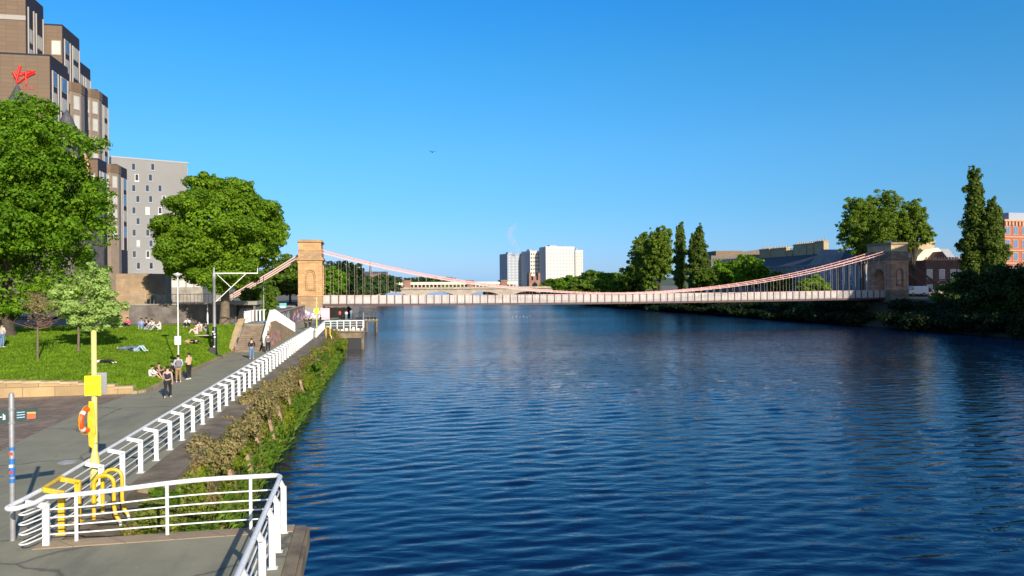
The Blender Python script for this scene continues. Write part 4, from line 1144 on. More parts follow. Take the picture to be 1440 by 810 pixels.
p = D(1000,400,330); mq = thing('brown_office_block', 'low bronze and brown brick block behind the trees on the right bank', 'building', (p.x,p.y,5.3), .12)
k = 330/F
def by(py, px=1060, d_=330): return ZAT(px,py,d_)-5.3
MB().box(0,52*k,0,20,0,by(374)).build('lower_wall', M_whited, mq)
MB().box(0,52*k,-.4,20,by(374),by(359)).build('window_band', M_bronze, mq)
MB().box(10*k,50*k,2,20,by(359),by(352)).build('upper_storey', M_brownbox, mq)
MB().box(52*k+.1,128*k,8,30,0,by(354)).build('upper_storey', M_brownbox, mq)
MB().prism_y([(50*k,by(357)),(100*k,by(357)),(100*k,by(347.5)),(96*k,by(347.5)),(55*k,by(353))],5,7.9).build('sloping_roof', M_bronze, mq)
for i in range(12): MB().box((2+i*4)*k,(4.4+i*4)*k,-.47,-.403,by(369),by(363)).build('window', M_darkglass, mq)

ct = thing('red_stone_lodge', 'dark red stone lodge with cream gable and buff chimney right of the bridge tower', 'house', D(1302,398,190), TH)
ct.location.z = 5.3
hz_ = lambda py: ZAT(1330,py,190)-5.3
e0 = hz_(366)
MB().box(0,11.6,0,9,0,e0).build('wall', M_brickdark, ct)
MB().box(-.2,11.8,-.2,.2,e0,e0+.35).build('parapet', M_redtrim, ct)
for i in range(14): MB().box(.1+i*.85,.5+i*.85,-.2,.2,e0+.36,e0+.85).build('merlon', M_redtrim, ct)
MB().prism_y([(3,e0+.3),(6.6,e0+.3),(4.8,e0+2.3)],-.1,3).build('centre_gable', M_brickdark, ct)
MB().prism_y([(0,e0+.1),(9.5,e0+.1),(6.5,hz_(347)),(2.2,hz_(350)),(.3,hz_(360))],3.2,8.8).build('cream_gable', M_cream, ct)
MB().prism_x([(2.8,e0+.1),(9.3,e0+.1),(6,hz_(348))],8.6,12.0).build('roof', M_leadroof, ct)
MB().box(2,6.9,5,6.4,hz_(350),hz_(338)).box(1.8,7.1,4.85,6.55,hz_(338),hz_(336.5)).build('chimney', M_chim, ct)
for z0_, z1_ in ((1.0,3.0),(4.7,6.9)):
    for x in (1.1,4.7,8.0,10.2):
        f = MB().box(x-.85,x+.85,-.08,-.003,z0_-.15,z1_+.15).build('window', M_white, ct)
        MB().box(x-.65,x-.06,-.1,-.081,z0_,z1_).box(x+.06,x+.65,-.1,-.081,z0_,z1_).build('pane', M_blueglass, f)
MB().tube([(4.7+1.5*math.cos(a),-.1,3.2+1.0*math.sin(a)) for a in np.linspace(0,math.pi,9)], .16, 6).build('arch', M_redtrim, ct)
rd = thing('red_sandstone_block', 'sunlit four storey red sandstone block at the right edge behind the poplars', 'building', D(1413,398,188), .28)
rd.location.z = 5.3
rz_ = lambda py: ZAT(1425,py,188)-5.3
H_ = rz_(311)
MB().box(0,22,0,6,0,H_).build('wall', M_redsand, rd)
MB().box(-.25,22.2,-.3,6.2,H_,H_+.5).build('cornice', M_redtrim, rd)
for i in range(20): MB().box(.1+i*1.1,.55+i*1.1,-.28,.1,H_-1.1,H_-.05).build('bracket', M_redtrim, rd)
MB().box(2.6,9,1,5.5,H_+.5,rz_(298)).build('roof_tank_house', M_fargrey, rd)
for r_, py in enumerate((324,343,361,379,396)):
    for x in (.9,3.5,6.4,9.3,12.2):
        z = rz_(py); f = MB().box(x-.85,x+.85,-.08,-.003,z-1.1,z+1.15).build('window', M_redtrim, rd)
        MB().box(x-.7,x-.06,-.11,-.081,z-.95,z+1.0).box(x+.06,x+.7,-.11,-.081,z-.95,z+1.0).build('pane', M_blueglass, f)
    MB().box(-.1,22.1,-.14,-.004,rz_(py+9)-.15,rz_(py+9)+.15).build('string_course', M_redtrim, rd)
def tenement(s0,s1,t0,t1,h,label):  # unseen blocks added to cast shade over the right bank
    t = thing('tenement', label, 'building', ST(s0,t0,5.3), TH)
    MB().box(0,t1-t0,0,s1-s0,0,h).build('wall', M_redsand, t)
    MB().prism_y([(-.3,h+.002),(t1-t0+.3,h+.002),((t1-t0)/2,h+3)],0,s1-s0).build('roof', M_slate, t)
    return t
tenement(-20,108,121,140,25,'long unseen tenement added outside the right edge to shade the right bank')
tenement(122,139,148,160,20.5,'short unseen tenement added outside the right edge to shade the lodge')

# ================================================================== RIGHT BANK earth
rbm = MB(); prof2 = [(101.5,-1.0),(102.8,.1),(105,1.0),(108.5,2.7),(112,4.6),(114.5,5.3),(117,5.35)]
r5 = random.Random(6)
for i in range(121):
    s = -60 + 720*i/120
    pp_ = prof2 if s < 150 else [(105.2,-1.0),(105.3,.6),(105.4,2.0),(105.5,3.5),(105.6,5.2),(108,5.33),(117,5.35)]
    for a, z in pp_: rbm.v.append(tuple(ST(s, a+r5.uniform(-.5,.5)*(a<114 and s<150), z+r5.uniform(-.25,.25)*(a<114 and s<150))))
m_ = len(prof2)
for i in range(120):
    for j in range(m_-1): rbm.f.append((i*m_+j, i*m_+j+1, (i+1)*m_+j+1, (i+1)*m_+j))
struct(rbm.build('far_bank', mat('dark_overgrown_earth', (.035,.04,.02), .95, .4, 1), smooth=True))
ftm = MB()
for i in range(61):
    s = 150 + 490*i/60
    for a, z in ((-3,5.36),(-2.2,4.6),(-1.5,0),(-1.3,-1)): ftm.v.append(tuple(ST(s,a,z)))
for i in range(60):
    for j in range(3): ftm.f.append((i*4+j,(i+1)*4+j,(i+1)*4+j+1,i*4+j+1))
struct(ftm.build('left_quay', M_concrete, smooth=False))

# ================================================================== TREES
LT = 'tree'
# big left maple
b0 = Vector((*D(10,430,60).xy, 5.2))
top = ZAT(40,137,60)-5.2
lobs = lobes_round(0,0,top*.55,6.9,6.2,top*.46,95,11,.15,.25,-.75)
for px,py,r in ((140,270,1.4),(150,330,1.6),(110,210,2.0),(60,185,2.0),(130,390,1.6),(30,160,1.8),(152,300,1.1),(95,400,1.8),(20,400,2.2),(60,415,1.6),(-10,415,2.2),(40,425,1.3),(10,432,1.2)):
    q = D(px-8,py,59.5)-b0; lobs.append(((q.x,q.y,q.z),(r,r,r*.8)))
tree('maple_tree', 'huge dense leafy tree filling the left edge above the lawn', LT, b0, top, lobs, 140000, .18, M_maple, M_barkdark, top*.7, .5, 11, nl=14, shell=.22)
b1 = on_lawn(316,457); b1.z = 5.2
top = ZAT(290,251,b1.y)-5.2
lobs = []
q_ = lambda px,py,r,dy=0: (tuple(D(308+(px-308)*.90,py-2,b1.y+dy)-b1), (r,r,r*.78))
for px,py,r in ((290,272,2.0),(262,290,2.0),(322,285,2.2),(350,295,2.2),(245,320,2.0),(235,345,1.7),(285,310,2.6),(325,325,2.6),(365,315,2.0),(385,322,1.5),(378,345,1.8),(345,355,2.4),(300,350,2.6),(260,350,2.2),(240,372,1.2),(270,380,1.8),(310,380,2.2),(340,382,1.7),(228,330,1.1),(300,260,1.0),(395,335,.9),(280,262,1.2)):
    lobs.append(q_(px,py,r,random.Random(px*py).uniform(-3.5,.5))); lobs.append(q_(px+3,py+4,r*.9,random.Random(px+py).uniform(1,5)))
rr = random.Random(77)
for k in range(20):
    c, r = rr.choice(lobs[:40]); d = Vector((rr.gauss(0,1),rr.gauss(0,1),rr.gauss(0,1))).normalized(); q = rr.uniform(.75,1.05)
    lobs.append(((c[0]+d.x*r[0]*q,c[1]+d.y*r[1]*q,c[2]+d.z*r[2]*q),(rr.uniform(.45,.85),)*3))
tree('park_tree', 'broad rounded green tree between the grey tower and the stone bridge tower', LT, b1, top, lobs, 130000, .17, M_maple2, M_bark, top*.62, .48, 12, nl=16, shell=.2, split=.25)
# young pale tree
b2 = on_lawn(110,494); dd = b2.y
topz = ZAT(130,372,dd)-b2.z
lobs = []
for px,py,r in ((128,385,.55),(115,398,.75),(140,395,.7),(102,412,.75),(125,412,.95),(148,412,.75),(108,432,.9),(132,432,1.0),(156,430,.75),(120,450,.8),(145,450,.8),(165,440,.5),(98,425,.5),(130,375,.35),(110,447,.6),(170,432,.35),(135,462,.45)):
    q = D(px,py,dd)-b2; lobs.append(((q.x,q.y+random.Random(px).uniform(-.9,.9),q.z),(r,r,r*.8)))
tree('young_tree', 'small young tree with pale green leaves on the lawn', LT, b2, topz, lobs, 17000, .115, M_pale, M_bark, topz*.85, .085, 13, nl=12, shell=.4, split=.4)
# bare sapling
b3 = on_lawn(53,506); h3 = ZAT(53,412,b3.y)-b3.z
t = thing('bare_sapling', 'thin brown sapling with twiggy leafless crown on the lawn', 'sapling', b3, 0)
MB().tube([(0,0,-.1),(.02,0,h3*.5),(-.03,0,h3*.8),(0,0,h3)], [.075,.06,.035,.012], 8).build('trunk', M_bark, t, smooth=True)
mb = MB(); rr = random.Random(31)
for k in range(46):
    z = h3*rr.uniform(.45,.97); an = rr.uniform(0,6.28); L = rr.uniform(.5,1.6)*(1.25-z/h3)*1.6
    e = Vector((math.cos(an)*L, math.sin(an)*L, z+L*rr.uniform(.1,.6))); m2 = Vector((0,0,z)).lerp(e,.5)+Vector((0,0,-.05))
    mb.tube([(0,0,z),m2,e],[.02,.014,.006],5)
    for j in range(5):
        s_ = m2.lerp(e,rr.uniform(-.6,1)); d = Vector((rr.uniform(-.4,.4),rr.uniform(-.4,.4),rr.uniform(.0,.4))); mb.tube([s_,s_+d*.9],[.009,.004],4)
mb.build('twigs', M_twig, t)
v, q = leaf_arrays([((0,0,h3*.78),(1.1,1.1,h3*.22))], 500, .08, 4, .5)
fastmesh('buds', v, q, M_drygr, t)

def rtree(px, pytop, s, t, rx, label, name='riverside_tree', m=M_mid, n=16000, ls=.45, seed=1, lob=34, zb=5.2, bottom=-.7, rzf=.46, czf=.54, group=None, r0=.2, r1=.34, shell=.25, airy=0):
    base = ST(s,t,zb); topz = ZAT(px,pytop,base.y)-zb
    l = lobes_round(0,0,topz*czf,rx,rx*.9,topz*rzf,lob,seed,r0,r1,bottom)
    return tree(name, label, LT, base, topz, l, n, ls, m, M_barkdark, topz*.75, topz*.018+.08, seed, group, shell=shell, airy=airy, clump=7 if airy else 5, nl=18 if airy else 10, split=.25)
def poplar(px, pytop, s, t, rx, label, seed, n=16000, ls=.4, zb=5.2, m=M_poplar, lob=40):
    base = ST(s,t,zb); topz = ZAT(px,pytop,base.y)-zb; rr = random.Random(seed); l = []
    for k in range(lob):
        q = (k+.5)/lob; z = topz*(.08+.90*q); w = rx*min(1,(q+.12)*3.2)*(1-.62*q**2)*rr.uniform(.8,1.1)
        an = k*2.4; o_ = w*rr.uniform(.2,.5); r = w*rr.uniform(.45,.7)+.15
        l.append(((o_*math.cos(an),o_*math.sin(an),z),(r,r,topz*.05+r*.5)))
    return tree('poplar_tree', label, LT, base, topz, l, n, ls, m, M_barkdark, topz*.9, topz*.012+.1, seed, None, shell=.25, up=.6)
tA = 116
rtree(903,330,S_at(903,tA),tA,5.6,'tall shaggy tree at the left end of the right bank trees',m=M_lime,n=34000,airy=1,seed=21,ls=.42,lob=44)
rtree(928,317,S_at(928,tA),tA,6,'tallest broad tree left of the pair of poplars',m=M_lime,n=40000,airy=1,seed=22,ls=.42,lob=48)
poplar(957,316,S_at(957,tA-2),tA-2,3.0,'slim poplar standing left of its twin on the right bank',23)
poplar(984,320,S_at(984,tA-2),tA-2,3.7,'slim poplar standing right of its twin on the right bank',24)
poplar(974,332,S_at(974,tA-1),tA-1,2.4,'shorter poplar squeezed between two taller slim poplars',25,9000)
rtree(1020,366,S_at(1020,118),118,5.2,'small round tree in front of the bronze office block',m=M_maple,n=9000,seed=26,ls=.45)
rtree(1057,359,S_at(1057,119),119,6.0,'light green round tree in front of the terrace chimneys',m=M_maple,n=11000,seed=27,ls=.45)
rtree(1000,378,S_at(1000,112),112,5.5,'low bushy tree right below the slim poplars',m=M_mid,n=8000,seed=28,ls=.45)
rtree(1140,388,S_at(1140,113),113,4.3,'low sunlit round tree behind the rising bridge chains',m=M_maple2,n=7000,seed=29,ls=.4)
rtree(1096,383,S_at(1096,118),118,4,'small dull tree before the shaded terrace',m=M_mid,n=6000,seed=30,ls=.45)
rtree(1212,275,S_at(1212,127),127,6.2,'large airy tree directly left of the right stone tower top',m=M_lime,n=42000,airy=1,seed=31,ls=.27,czf=.66,rzf=.35,bottom=-.6,lob=60,r0=.15,r1=.26)
rtree(1240,266,S_at(1240,132),132,7.0,'tallest airy tree rising behind the right stone tower',m=M_lime,n=44000,airy=1,seed=32,ls=.27,czf=.66,rzf=.35,bottom=-.6,lob=60,r0=.15,r1=.26)
rtree(1284,281,S_at(1284,139),139,4.6,'airy tree right of the stone tower top beside the lodge',m=M_lime,n=28000,airy=1,seed=33,ls=.27,czf=.66,rzf=.35,bottom=-.6,lob=44,r0=.17,r1=.28)
poplar(1371,242,S_at(1371,134),134,3.3,'tallest dark poplar near the right edge',34,26000,.36,lob=60)
poplar(1394,284,S_at(1396,136),136,3.5,'shorter poplar touching the tallest one near the right edge',35,20000,.36,lob=50)
rtree(1400,372,S_at(1400,111),111,7.5,'large drooping willow bush on the right bank at the right edge',name='willow_bush',m=M_bush,n=26000,seed=36,ls=.3,zb=1.5,bottom=-.9,czf=.5,rzf=.5,lob=50)
rtree(1440,368,S_at(1440,112),112,7,'dark willow bush cut by the right edge of view',name='willow_bush',m=M_bush,n=16000,seed=37,ls=.3,zb=1.5,bottom=-.9,czf=.5,rzf=.5)
rtree(1345,396,S_at(1345,114),114,4.2,'lighter bush beneath the lodge windows',name='bush',m=M_mid,n=7000,seed=38,ls=.28,zb=3)
# background row between the white towers and tall trees
row = [(640,398,620,10),(700,397,600,9),(775,392,470,7),(800,388,430,8),(825,383,400,8),(845,378,370,9),(862,384,340,7),(880,390,310,6),(815,392,330,5.5),(795,397,380,5),(760,398,520,8),(895,372,300,7)]
names = ['far flat green tree beyond the railway bridge centre','far green tree right of the railway bridge middle','small tree at the foot of the widest white high rise','second tree right of the widest white high rise','round tree third from the widest white high rise','dark dome shaped tree highest of the row by the river bend','mid green tree just left of the two lanterns','low tree behind the two river lanterns','light low willow at the water in the tree row','bright low bush at the left tip of the tree row','distant tree hiding the foot of the white high rises','dark tree tucked under the tall shaggy tree']
for i, ((px,py,dep,rx),nm) in enumerate(zip(row,names)):
    p = D(px,400,dep); base = Vector((p.x,p.y,3 if dep>500 else 4)); topz = ZAT(px,py,dep)-base.z
    l = lobes_round(0,0,topz*.5,rx*1.15,rx,topz*.5,26,50+i,.25,.4,-.8)
    tree('background_tree', nm, LT, base, topz, l, 6500, .75, M_mid if i%3 else M_maple, M_barkdark, topz*.6, .3, 50+i, 'trees lining the river bend')
# left far trees, behind the left tower
row = [(385,372,178,8.0,M_mid,'dark tree filling the gap between the round tree and the stone tower'),(408,360,165,6.5,M_mid,'tree directly left of the golden tower top'),(460,372,175,5.0,M_maple,'bright leafy tree directly right of the golden tower'),(479,364,190,5.2,M_dk,'dark rounded tree right of the golden tower behind the first hangers'),(360,392,175,6,M_mid,'small tree under the right side of the big round tree'),(440,385,200,6,M_mid,'tree hidden mostly behind the golden tower')]
for i,(px,py,dep,rx,mm,nm) in enumerate(row):
    p = D(px,400,dep); base = Vector((p.x,p.y,5.2)); topz = ZAT(px,py,dep)-5.2
    l = lobes_round(0,0,topz*.54,rx,rx*.9,topz*.46,36,70+i,.2,.34,-.8)
    tree('bankside_tree', nm, LT, base, topz, l, 15000, .38, mm, M_barkdark, topz*.7, .25, 70+i)
row = [(500,394,290,5),(517,389,340,8),(538,389,400,10),(556,390,560,11),(578,391,600,11),(600,389,640,12),(622,388,650,12)]
names = ['low bright shrub beside the left end of the stone arch bridge','round green tree behind the first pale tenements','tree right of the distant brown stone block','green tree above the left end of the railway bridge','second tree above the railway bridge screen','third tree above the railway bridge screen','dark flat topped tree rising highest above the railway bridge']
for i,((px,py,dep,rx),nm) in enumerate(zip(row,names)):
    p = D(px,400,dep); base = Vector((p.x,p.y,4)); topz = max(3.5,ZAT(px,py,dep)-4)
    l = lobes_round(0,0,topz*.5,rx*1.2,rx,topz*.5,22,90+i,.25,.4,-.8)
    tree('distant_tree', nm, LT, base, topz, l, 4500, .8, M_fargreen, M_barkdark, topz*.6, .3, 90+i, 'distant trees behind the bridges')
# distant wooded ridge
hm = MB(); r8 = random.Random(88); n = 160
for i in range(n+1):
    an = R(-52+104*i/n); h = 22+14*math.sin(i*.13)+8*math.sin(i*.31+2)+r8.uniform(-2,2)
    for rad, z in ((2400,2),(2600,h*.8),(3000,h*1.1),(3400,h)): hm.v.append((rad*math.sin(an), rad*math.cos(an), z))
for i in range(n):
    for j in range(3): hm.f.append((i*4+j,(i+1)*4+j,(i+1)*4+j+1,i*4+j+1))
struct(hm.build('hills', mat('wooded_hill', (.07,.10,.06), .95, .4, .01), smooth=True))
tw = thing
# ================================================================== BANK VEGETATION (left, near)
rr = random.Random(101)
def bush(loc, rx, ry, rz_, n, ls, m, name, label, seed, stem=True, group=None, up=.3, sh=.3, lob=9, aspect=1.7):
    t = thing(name, label, 'bush' if 'bush' in name or 'scrub' in name or 'shrub' in name else 'plant', loc, TH, group)
    l = []
    r_ = random.Random(seed)
    for k in range(lob):
        l.append(((r_.uniform(-.7,.7)*rx, r_.uniform(-.7,.7)*ry, r_.uniform(.2,.75)*rz_), (rx*r_.uniform(.3,.55), ry*r_.uniform(.3,.5), rz_*r_.uniform(.25,.45))))
    v, q = leaf_arrays(l, n, ls, seed, sh, up, aspect, .7)
    fastmesh('foliage', v, q, m, t)
    mb = MB()
    for k in range(7):
        c = l[k % len(l)][0]; mb.tube([(c[0]*.3,c[1]*.5,-.15),(c[0]*.7,c[1]*.8,c[2]*.6),(c[0],c[1],c[2]+rz_*.2)], [.025,.018,.006], 5)
    mb.build('stems', M_twig, t)
    return t
# continuous low cover (nobody could count it)
lob = []
for k in range(420):
    s = 19.5 + (112-19.5)*(k/420)**1.15 + rr.uniform(-.2,.2); q = rr.random()
    a = -6.0 + .85*q + .5*sm((s-45)/50); z = .25 + 2.5*(1-q) + rr.uniform(-.1,.15)
    p = W(s, a, z); r = rr.uniform(.28,.5)
    lob.append((tuple(p), (r*.75, r*1.3, r*.9)))
v, q = leaf_arrays(lob, 130000, .08, 55, .35, .5, 1.8, .9)
o = fastmesh('bank_plants', v, q, M_gcover); tag(o, 'tangled mixed weeds and ivy covering the river bank below the railing', 'undergrowth', kind='stuff')
# grassy tufts hanging near the water
n = 5000; rng = np.random.default_rng(12)
ss = 20 + 92*rng.random(n)**1.1; qq = rng.random(n); aa = -5.35 + .62*qq + .5*np.clip((ss-45)/50,0,1); zz = 1.25*(1-qq)
tt = aa + .02*(ss-20); bx = tt*CU-ss*SU; by_ = tt*SU+ss*CU
B0 = np.stack([bx,by_,zz-.05],1); an = rng.random(n)*6.283; hw = .012+.014*rng.random(n)
dx = np.stack([np.cos(an)*hw,np.sin(an)*hw,0*an],1); hgt = .15+.3*rng.random(n)
ln = np.stack([.05+.12*rng.normal(size=n),.2*rng.normal(size=n),hgt],1)
mid = B0+ln*.6+np.array([0,0,.06]); tip = B0+ln*np.array([1.3,1.3,.8])
gv = np.stack([B0-dx,B0+dx,mid+dx*.7,tip],1).reshape(-1,3)
o = fastmesh('reed_grass', gv, np.arange(4*n).reshape(-1,4), M_weed); tag(o, 'long green grass blades along the foot of the left bank', 'grass', kind='stuff')
# individually placed clumps
spec = [ # s, a, z, rx, ry, rz, n, ls, mat, name, label
 (24.5,-6.1,2.2,.55,1.1,.8,2600,.10,M_weed,'weed_clump','bright green clump touching the near posts of the white railing'),
 (26.5,-5.7,1.9,.6,1.0,.8,2200,.09,M_weedy,'weed_clump','yellow green clump behind the corner of the near platform'),
 (23.0,-5.0,1.0,.7,1.3,.9,3000,.10,M_mid,'weed_clump','dark leafy clump directly behind the platform railing'),
 (29.5,-6.0,2.3,1.0,2.2,1.25,6500,.07,M_drygr,'scrub_bush','nearest brown twiggy scrub bush at the quay edge'),
 (32.5,-5.6,1.7,.5,1.2,.8,2600,.09,M_weedy,'weed_clump','yellow flowered clump between the nearest two scrub bushes'),
 (35.5,-6.05,2.3,.9,2.3,1.15,6000,.07,M_drygr,'scrub_bush','second brown scrub bush from the platform'),
 (41.0,-6.0,2.2,1.1,2.7,1.6,9500,.07,M_drygr,'scrub_bush','largest brown scrub bush half way along the railing'),
 (46.5,-6.0,2.2,1.1,2.9,1.6,9500,.07,M_drygr,'scrub_bush','brown scrub bush just past the largest one'),
 (53,-6.0,2.2,1.0,3.0,1.3,7500,.075,M_drygr,'scrub_bush','farthest brown scrub bush on the left bank'),
 (39,-4.8,.5,.5,1.6,.7,3000,.09,M_weed,'weed_clump','green waterline clump below the largest scrub bush'),
 (46,-4.9,.6,.6,2.0,.9,3400,.09,M_weedy,'weed_clump','yellow waterline clump past the largest scrub bush'),
 (53,-4.9,.7,.6,2.2,.9,3200,.10,M_weed,'weed_clump','green clump leaning over the water beside the last scrub bush'),
 (60,-5.1,.9,.7,2.6,1.1,3600,.10,M_weedy,'weed_clump','yellow green clump first beyond the brown scrub'),
 (66,-5.3,1.3,.8,2.4,1.3,3800,.10,M_weed,'leafy_bush','leafy green bush second beyond the brown scrub'),
 (72,-5.2,1.1,.7,2.6,1.1,3200,.11,M_weedy,'weed_clump','yellow green clump third beyond the brown scrub'),
 (79,-5.3,1.3,.8,2.8,1.2,3400,.11,M_weed,'leafy_bush','leafy green bush near the far end of the white railing'),
 (86,-5.2,1.2,.8,2.8,1.1,3200,.12,M_weedy,'weed_clump','yellow tufted clump by the distant ladder hoops'),
 (94,-5.1,1.1,.9,3.0,1.1,3200,.12,M_weed,'weed_clump','bright clump under the near edge of the jetty'),
 (101,-4.6,.9,1.2,3.4,1.1,3600,.13,M_weedy,'weed_clump','yellow green clump at the tip of the bank beside the jetty piles'),
 (21.5,-4.6,.6,.9,.9,.8,2500,.09,M_weed,'weed_clump','green clump seen through the middle of the platform railing'),
 (23.5,-4.2,.2,.7,1.4,.6,2500,.09,M_drygr,'scrub_bush','low brown scrub at the water behind the platform railing'),
]
for i, (s,a,z,rx,ry,rz_,n,ls,m,nm,lab) in enumerate(spec): bush(W(s,(a-.12 if a > -5.4 and s < 60 else a+.12 if m is M_drygr else a),z-(.25 if m is M_drygr and s > 28 else 0)), rx, ry*(1.3 if m in (M_weedy, M_weed) else 1), rz_, int(n*1.5) if m in (M_weedy, M_weed) else n, ls, m, nm, lab, 300+i)
ordw = ['nearest timber pile post leaning against the bank','second timber pile post from the platform','third timber pile post from the platform','fourth timber pile post standing under the large scrub bush','fifth timber pile post beyond the large scrub bush','sixth timber pile post on the left bank','seventh timber pile post on the left bank','eighth timber pile post on the left bank','ninth timber pile post on the left bank','farthest timber pile post near the end of the railing']
for i, s in enumerate((31.2,34.2,37.4,41.2,45.2,50.5,57,63.5,71,80)):
    h = rr.uniform(1.5,2.2)
    o = MB().beam((0,0,-.6),(-.55+rr.uniform(-.1,.05),rr.uniform(-.25,.3),h),rr.uniform(.14,.2),rr.uniform(.34,.5),(0,1,0)).build('timber_post', M_timber, None, W(s,-4.85+.5*sm((s-45)/50),.2), TH, bevel=.02)
    tag(o, ordw[i], 'post', 'timber posts along the left bank')
    if i % 2 == 0: pass

# right bank shrubs
labs = []
def rb_bush(i, px, a, z, rx, rz_, n, m, ls=.26):
    s = S_at(px, a)
    lab = RB[i]
    bush(ST(s,a,z), rx*.8, rx, rz_, n, ls, m, 'bank_bush', lab, 500+i, group='bushes covering the right bank slope', sh=.35, lob=14, aspect=1.4)
posn = ['first','second','third','fourth','fifth','sixth','seventh','eighth','ninth','tenth','eleventh','twelfth','thirteenth','fourteenth','fifteenth','sixteenth','seventeenth','eighteenth','nineteenth','twentieth']
RB = []
lo = [1432,1405,1378,1350,1322,1296,1272,1215,1190,1160,1130,1100,1070,1040,1010,980,950,920,890,860]
for i, px in enumerate(lo): RB.append(f'low dark waterside bush, {posn[i]} from the right edge')
for i, px in enumerate(lo):
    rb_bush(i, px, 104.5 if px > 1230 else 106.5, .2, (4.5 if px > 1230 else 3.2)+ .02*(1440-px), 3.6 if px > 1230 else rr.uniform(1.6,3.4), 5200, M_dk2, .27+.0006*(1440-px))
hi = [1425,1385,1350,1318,1290,1205,1165,1120,1075,1030,985,940]
for i, px in enumerate(hi):
    RB.append(f'upper dark bush atop the right bank, {posn[i]} from the right edge')
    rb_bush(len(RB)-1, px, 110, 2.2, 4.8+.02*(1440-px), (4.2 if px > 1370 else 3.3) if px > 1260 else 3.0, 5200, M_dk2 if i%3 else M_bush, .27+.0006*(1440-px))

# ================================================================== PEOPLE
def skin_mesh(pts, edges, sub=1):
    names = list(pts); idx = {k:i for i,k in enumerate(names)}
    me = bpy.data.meshes.new('sk'); me.from_pydata([pts[k][0] for k in names], [(idx[a],idx[b]) for a,b in edges], [])
    ob = bpy.data.objects.new('sk', me); COL.objects.link(ob)
    ob.modifiers.new('s','SKIN'); sm_ = ob.modifiers.new('u','SUBSURF'); sm_.levels = sub; sm_.render_levels = sub
    lay = me.skin_vertices[0].data if len(me.skin_vertices) else None
    for k in names:
        r = pts[k][1]; r = r if isinstance(r, tuple) else (r, r)
        lay[idx[k]].radius = r
        lay[idx[k]].use_root = (idx[k] == 0)
    dg = bpy.context.evaluated_depsgraph_get(); dg.update()
    m2 = bpy.data.meshes.new_from_object(ob.evaluated_get(dg))
    v = [tuple(x.co) for x in m2.vertices]; f = [tuple(p.vertices) for p in m2.polygons]
    bpy.data.objects.remove(ob); bpy.data.meshes.remove(me); bpy.data.meshes.remove(m2)
    return v, f
CM = {}
def cloth(c): 
    k = 'cloth_%02x%02x%02x' % tuple(int(x*255) for x in c)
    return mat(k, c, .85, .15, 6)
def V(*a): return Vector(a)
POSES = {}
def pose_stand(arm='down', stride=0.0):
    j = dict(pel=V(0,0,.96), bel=V(0,.0,1.10), che=V(0,0,1.30), nec=V(0,-.01,1.47), jaw=V(0,.015,1.56), cra=V(0,.01,1.66))
    for sgn, n_ in ((-1,'l'),(1,'r')):
        f = stride*sgn
        j['hip'+n_] = V(.095*sgn,0,.90); j['kne'+n_] = V(.105*sgn,.03+f*.5,.49); j['ank'+n_] = V(.11*sgn,-.02+f*.95,.09+abs(f)*.06*(1 if f<0 else 0)); j['toe'+n_] = j['ank'+n_]+V(.01*sgn,.17,-.055)
        j['sho'+n_] = V(.185*sgn,0,1.41)
        if arm == 'down': j['elb'+n_] = V(.235*sgn,-.02-f*.4,1.13); j['wri'+n_] = V(.245*sgn,.07-f*.7,.90); j['han'+n_] = V(.24*sgn,.10-f*.75,.81)
        elif arm == 'front': j['elb'+n_] = V(.24*sgn,.02,1.14); j['wri'+n_] = V(.12*sgn,.25,1.12); j['han'+n_] = V(.04*sgn,.29,1.16)
        else: j['elb'+n_] = V(.26*sgn,.03,1.15); j['wri'+n_] = V(.14*sgn,.10,.98); j['han'+n_] = V(.09*sgn,.16,.94)
    return j
def pose_sit(knee=.48, lean=-.18):
    j = dict(pel=V(0,0,.13), bel=V(0,lean*.3,.28), che=V(0,lean*.6+.05,.50), nec=V(0,lean*.5+.10,.66), jaw=V(0,lean*.4+.14,.75), cra=V(0,lean*.4+.14,.85))
    for sgn, n_ in ((-1,'l'),(1,'r')):
        j['hip'+n_] = V(.10*sgn,.03,.13); j['kne'+n_] = V(.14*sgn,.40,knee-(.12 if sgn>0 else 0)); j['ank'+n_] = V(.12*sgn,.62,.10); j['toe'+n_] = V(.13*sgn,.80,.05)
        j['sho'+n_] = V(.18*sgn,lean*.5+.07,.60); j['elb'+n_] = V(.25*sgn,.20,.42); j['wri'+n_] = V(.14*sgn,.40,.44); j['han'+n_] = V(.09*sgn,.47,.46)
    return j
def pose_lie(knee=0.0, prone=False):
    j = dict(pel=V(0,0,.13), bel=V(0,-.15,.13), che=V(0,-.36,.14), nec=V(0,-.53,.13), jaw=V(0,-.62,.14), cra=V(0,-.72,.15))
    for sgn, n_ in ((-1,'l'),(1,'r')):
        j['hip'+n_] = V(.10*sgn,.05,.12); j['kne'+n_] = V(.13*sgn,.45-knee*.15,.10+knee); j['ank'+n_] = V(.13*sgn,.86-knee*.5,.09); j['toe'+n_] = V(.15*sgn,.93-knee*.3,.20 if not knee else .05)
        j['sho'+n_] = V(.18*sgn,-.46,.13); j['elb'+n_] = V(.32*sgn,-.30,.08); j['wri'+n_] = V(.22*sgn,-.10,.14); j['han'+n_] = V(.14*sgn,-.03,.22)
    return j
RAD = dict(pel=(.135,.115), bel=(.125,.10), che=(.15,.115), nec=.055, jaw=.078, cra=.085, hip=.095, kne=.058, ank=.038, toe=.032, sho=.062, elb=.042, wri=.027, han=.032)
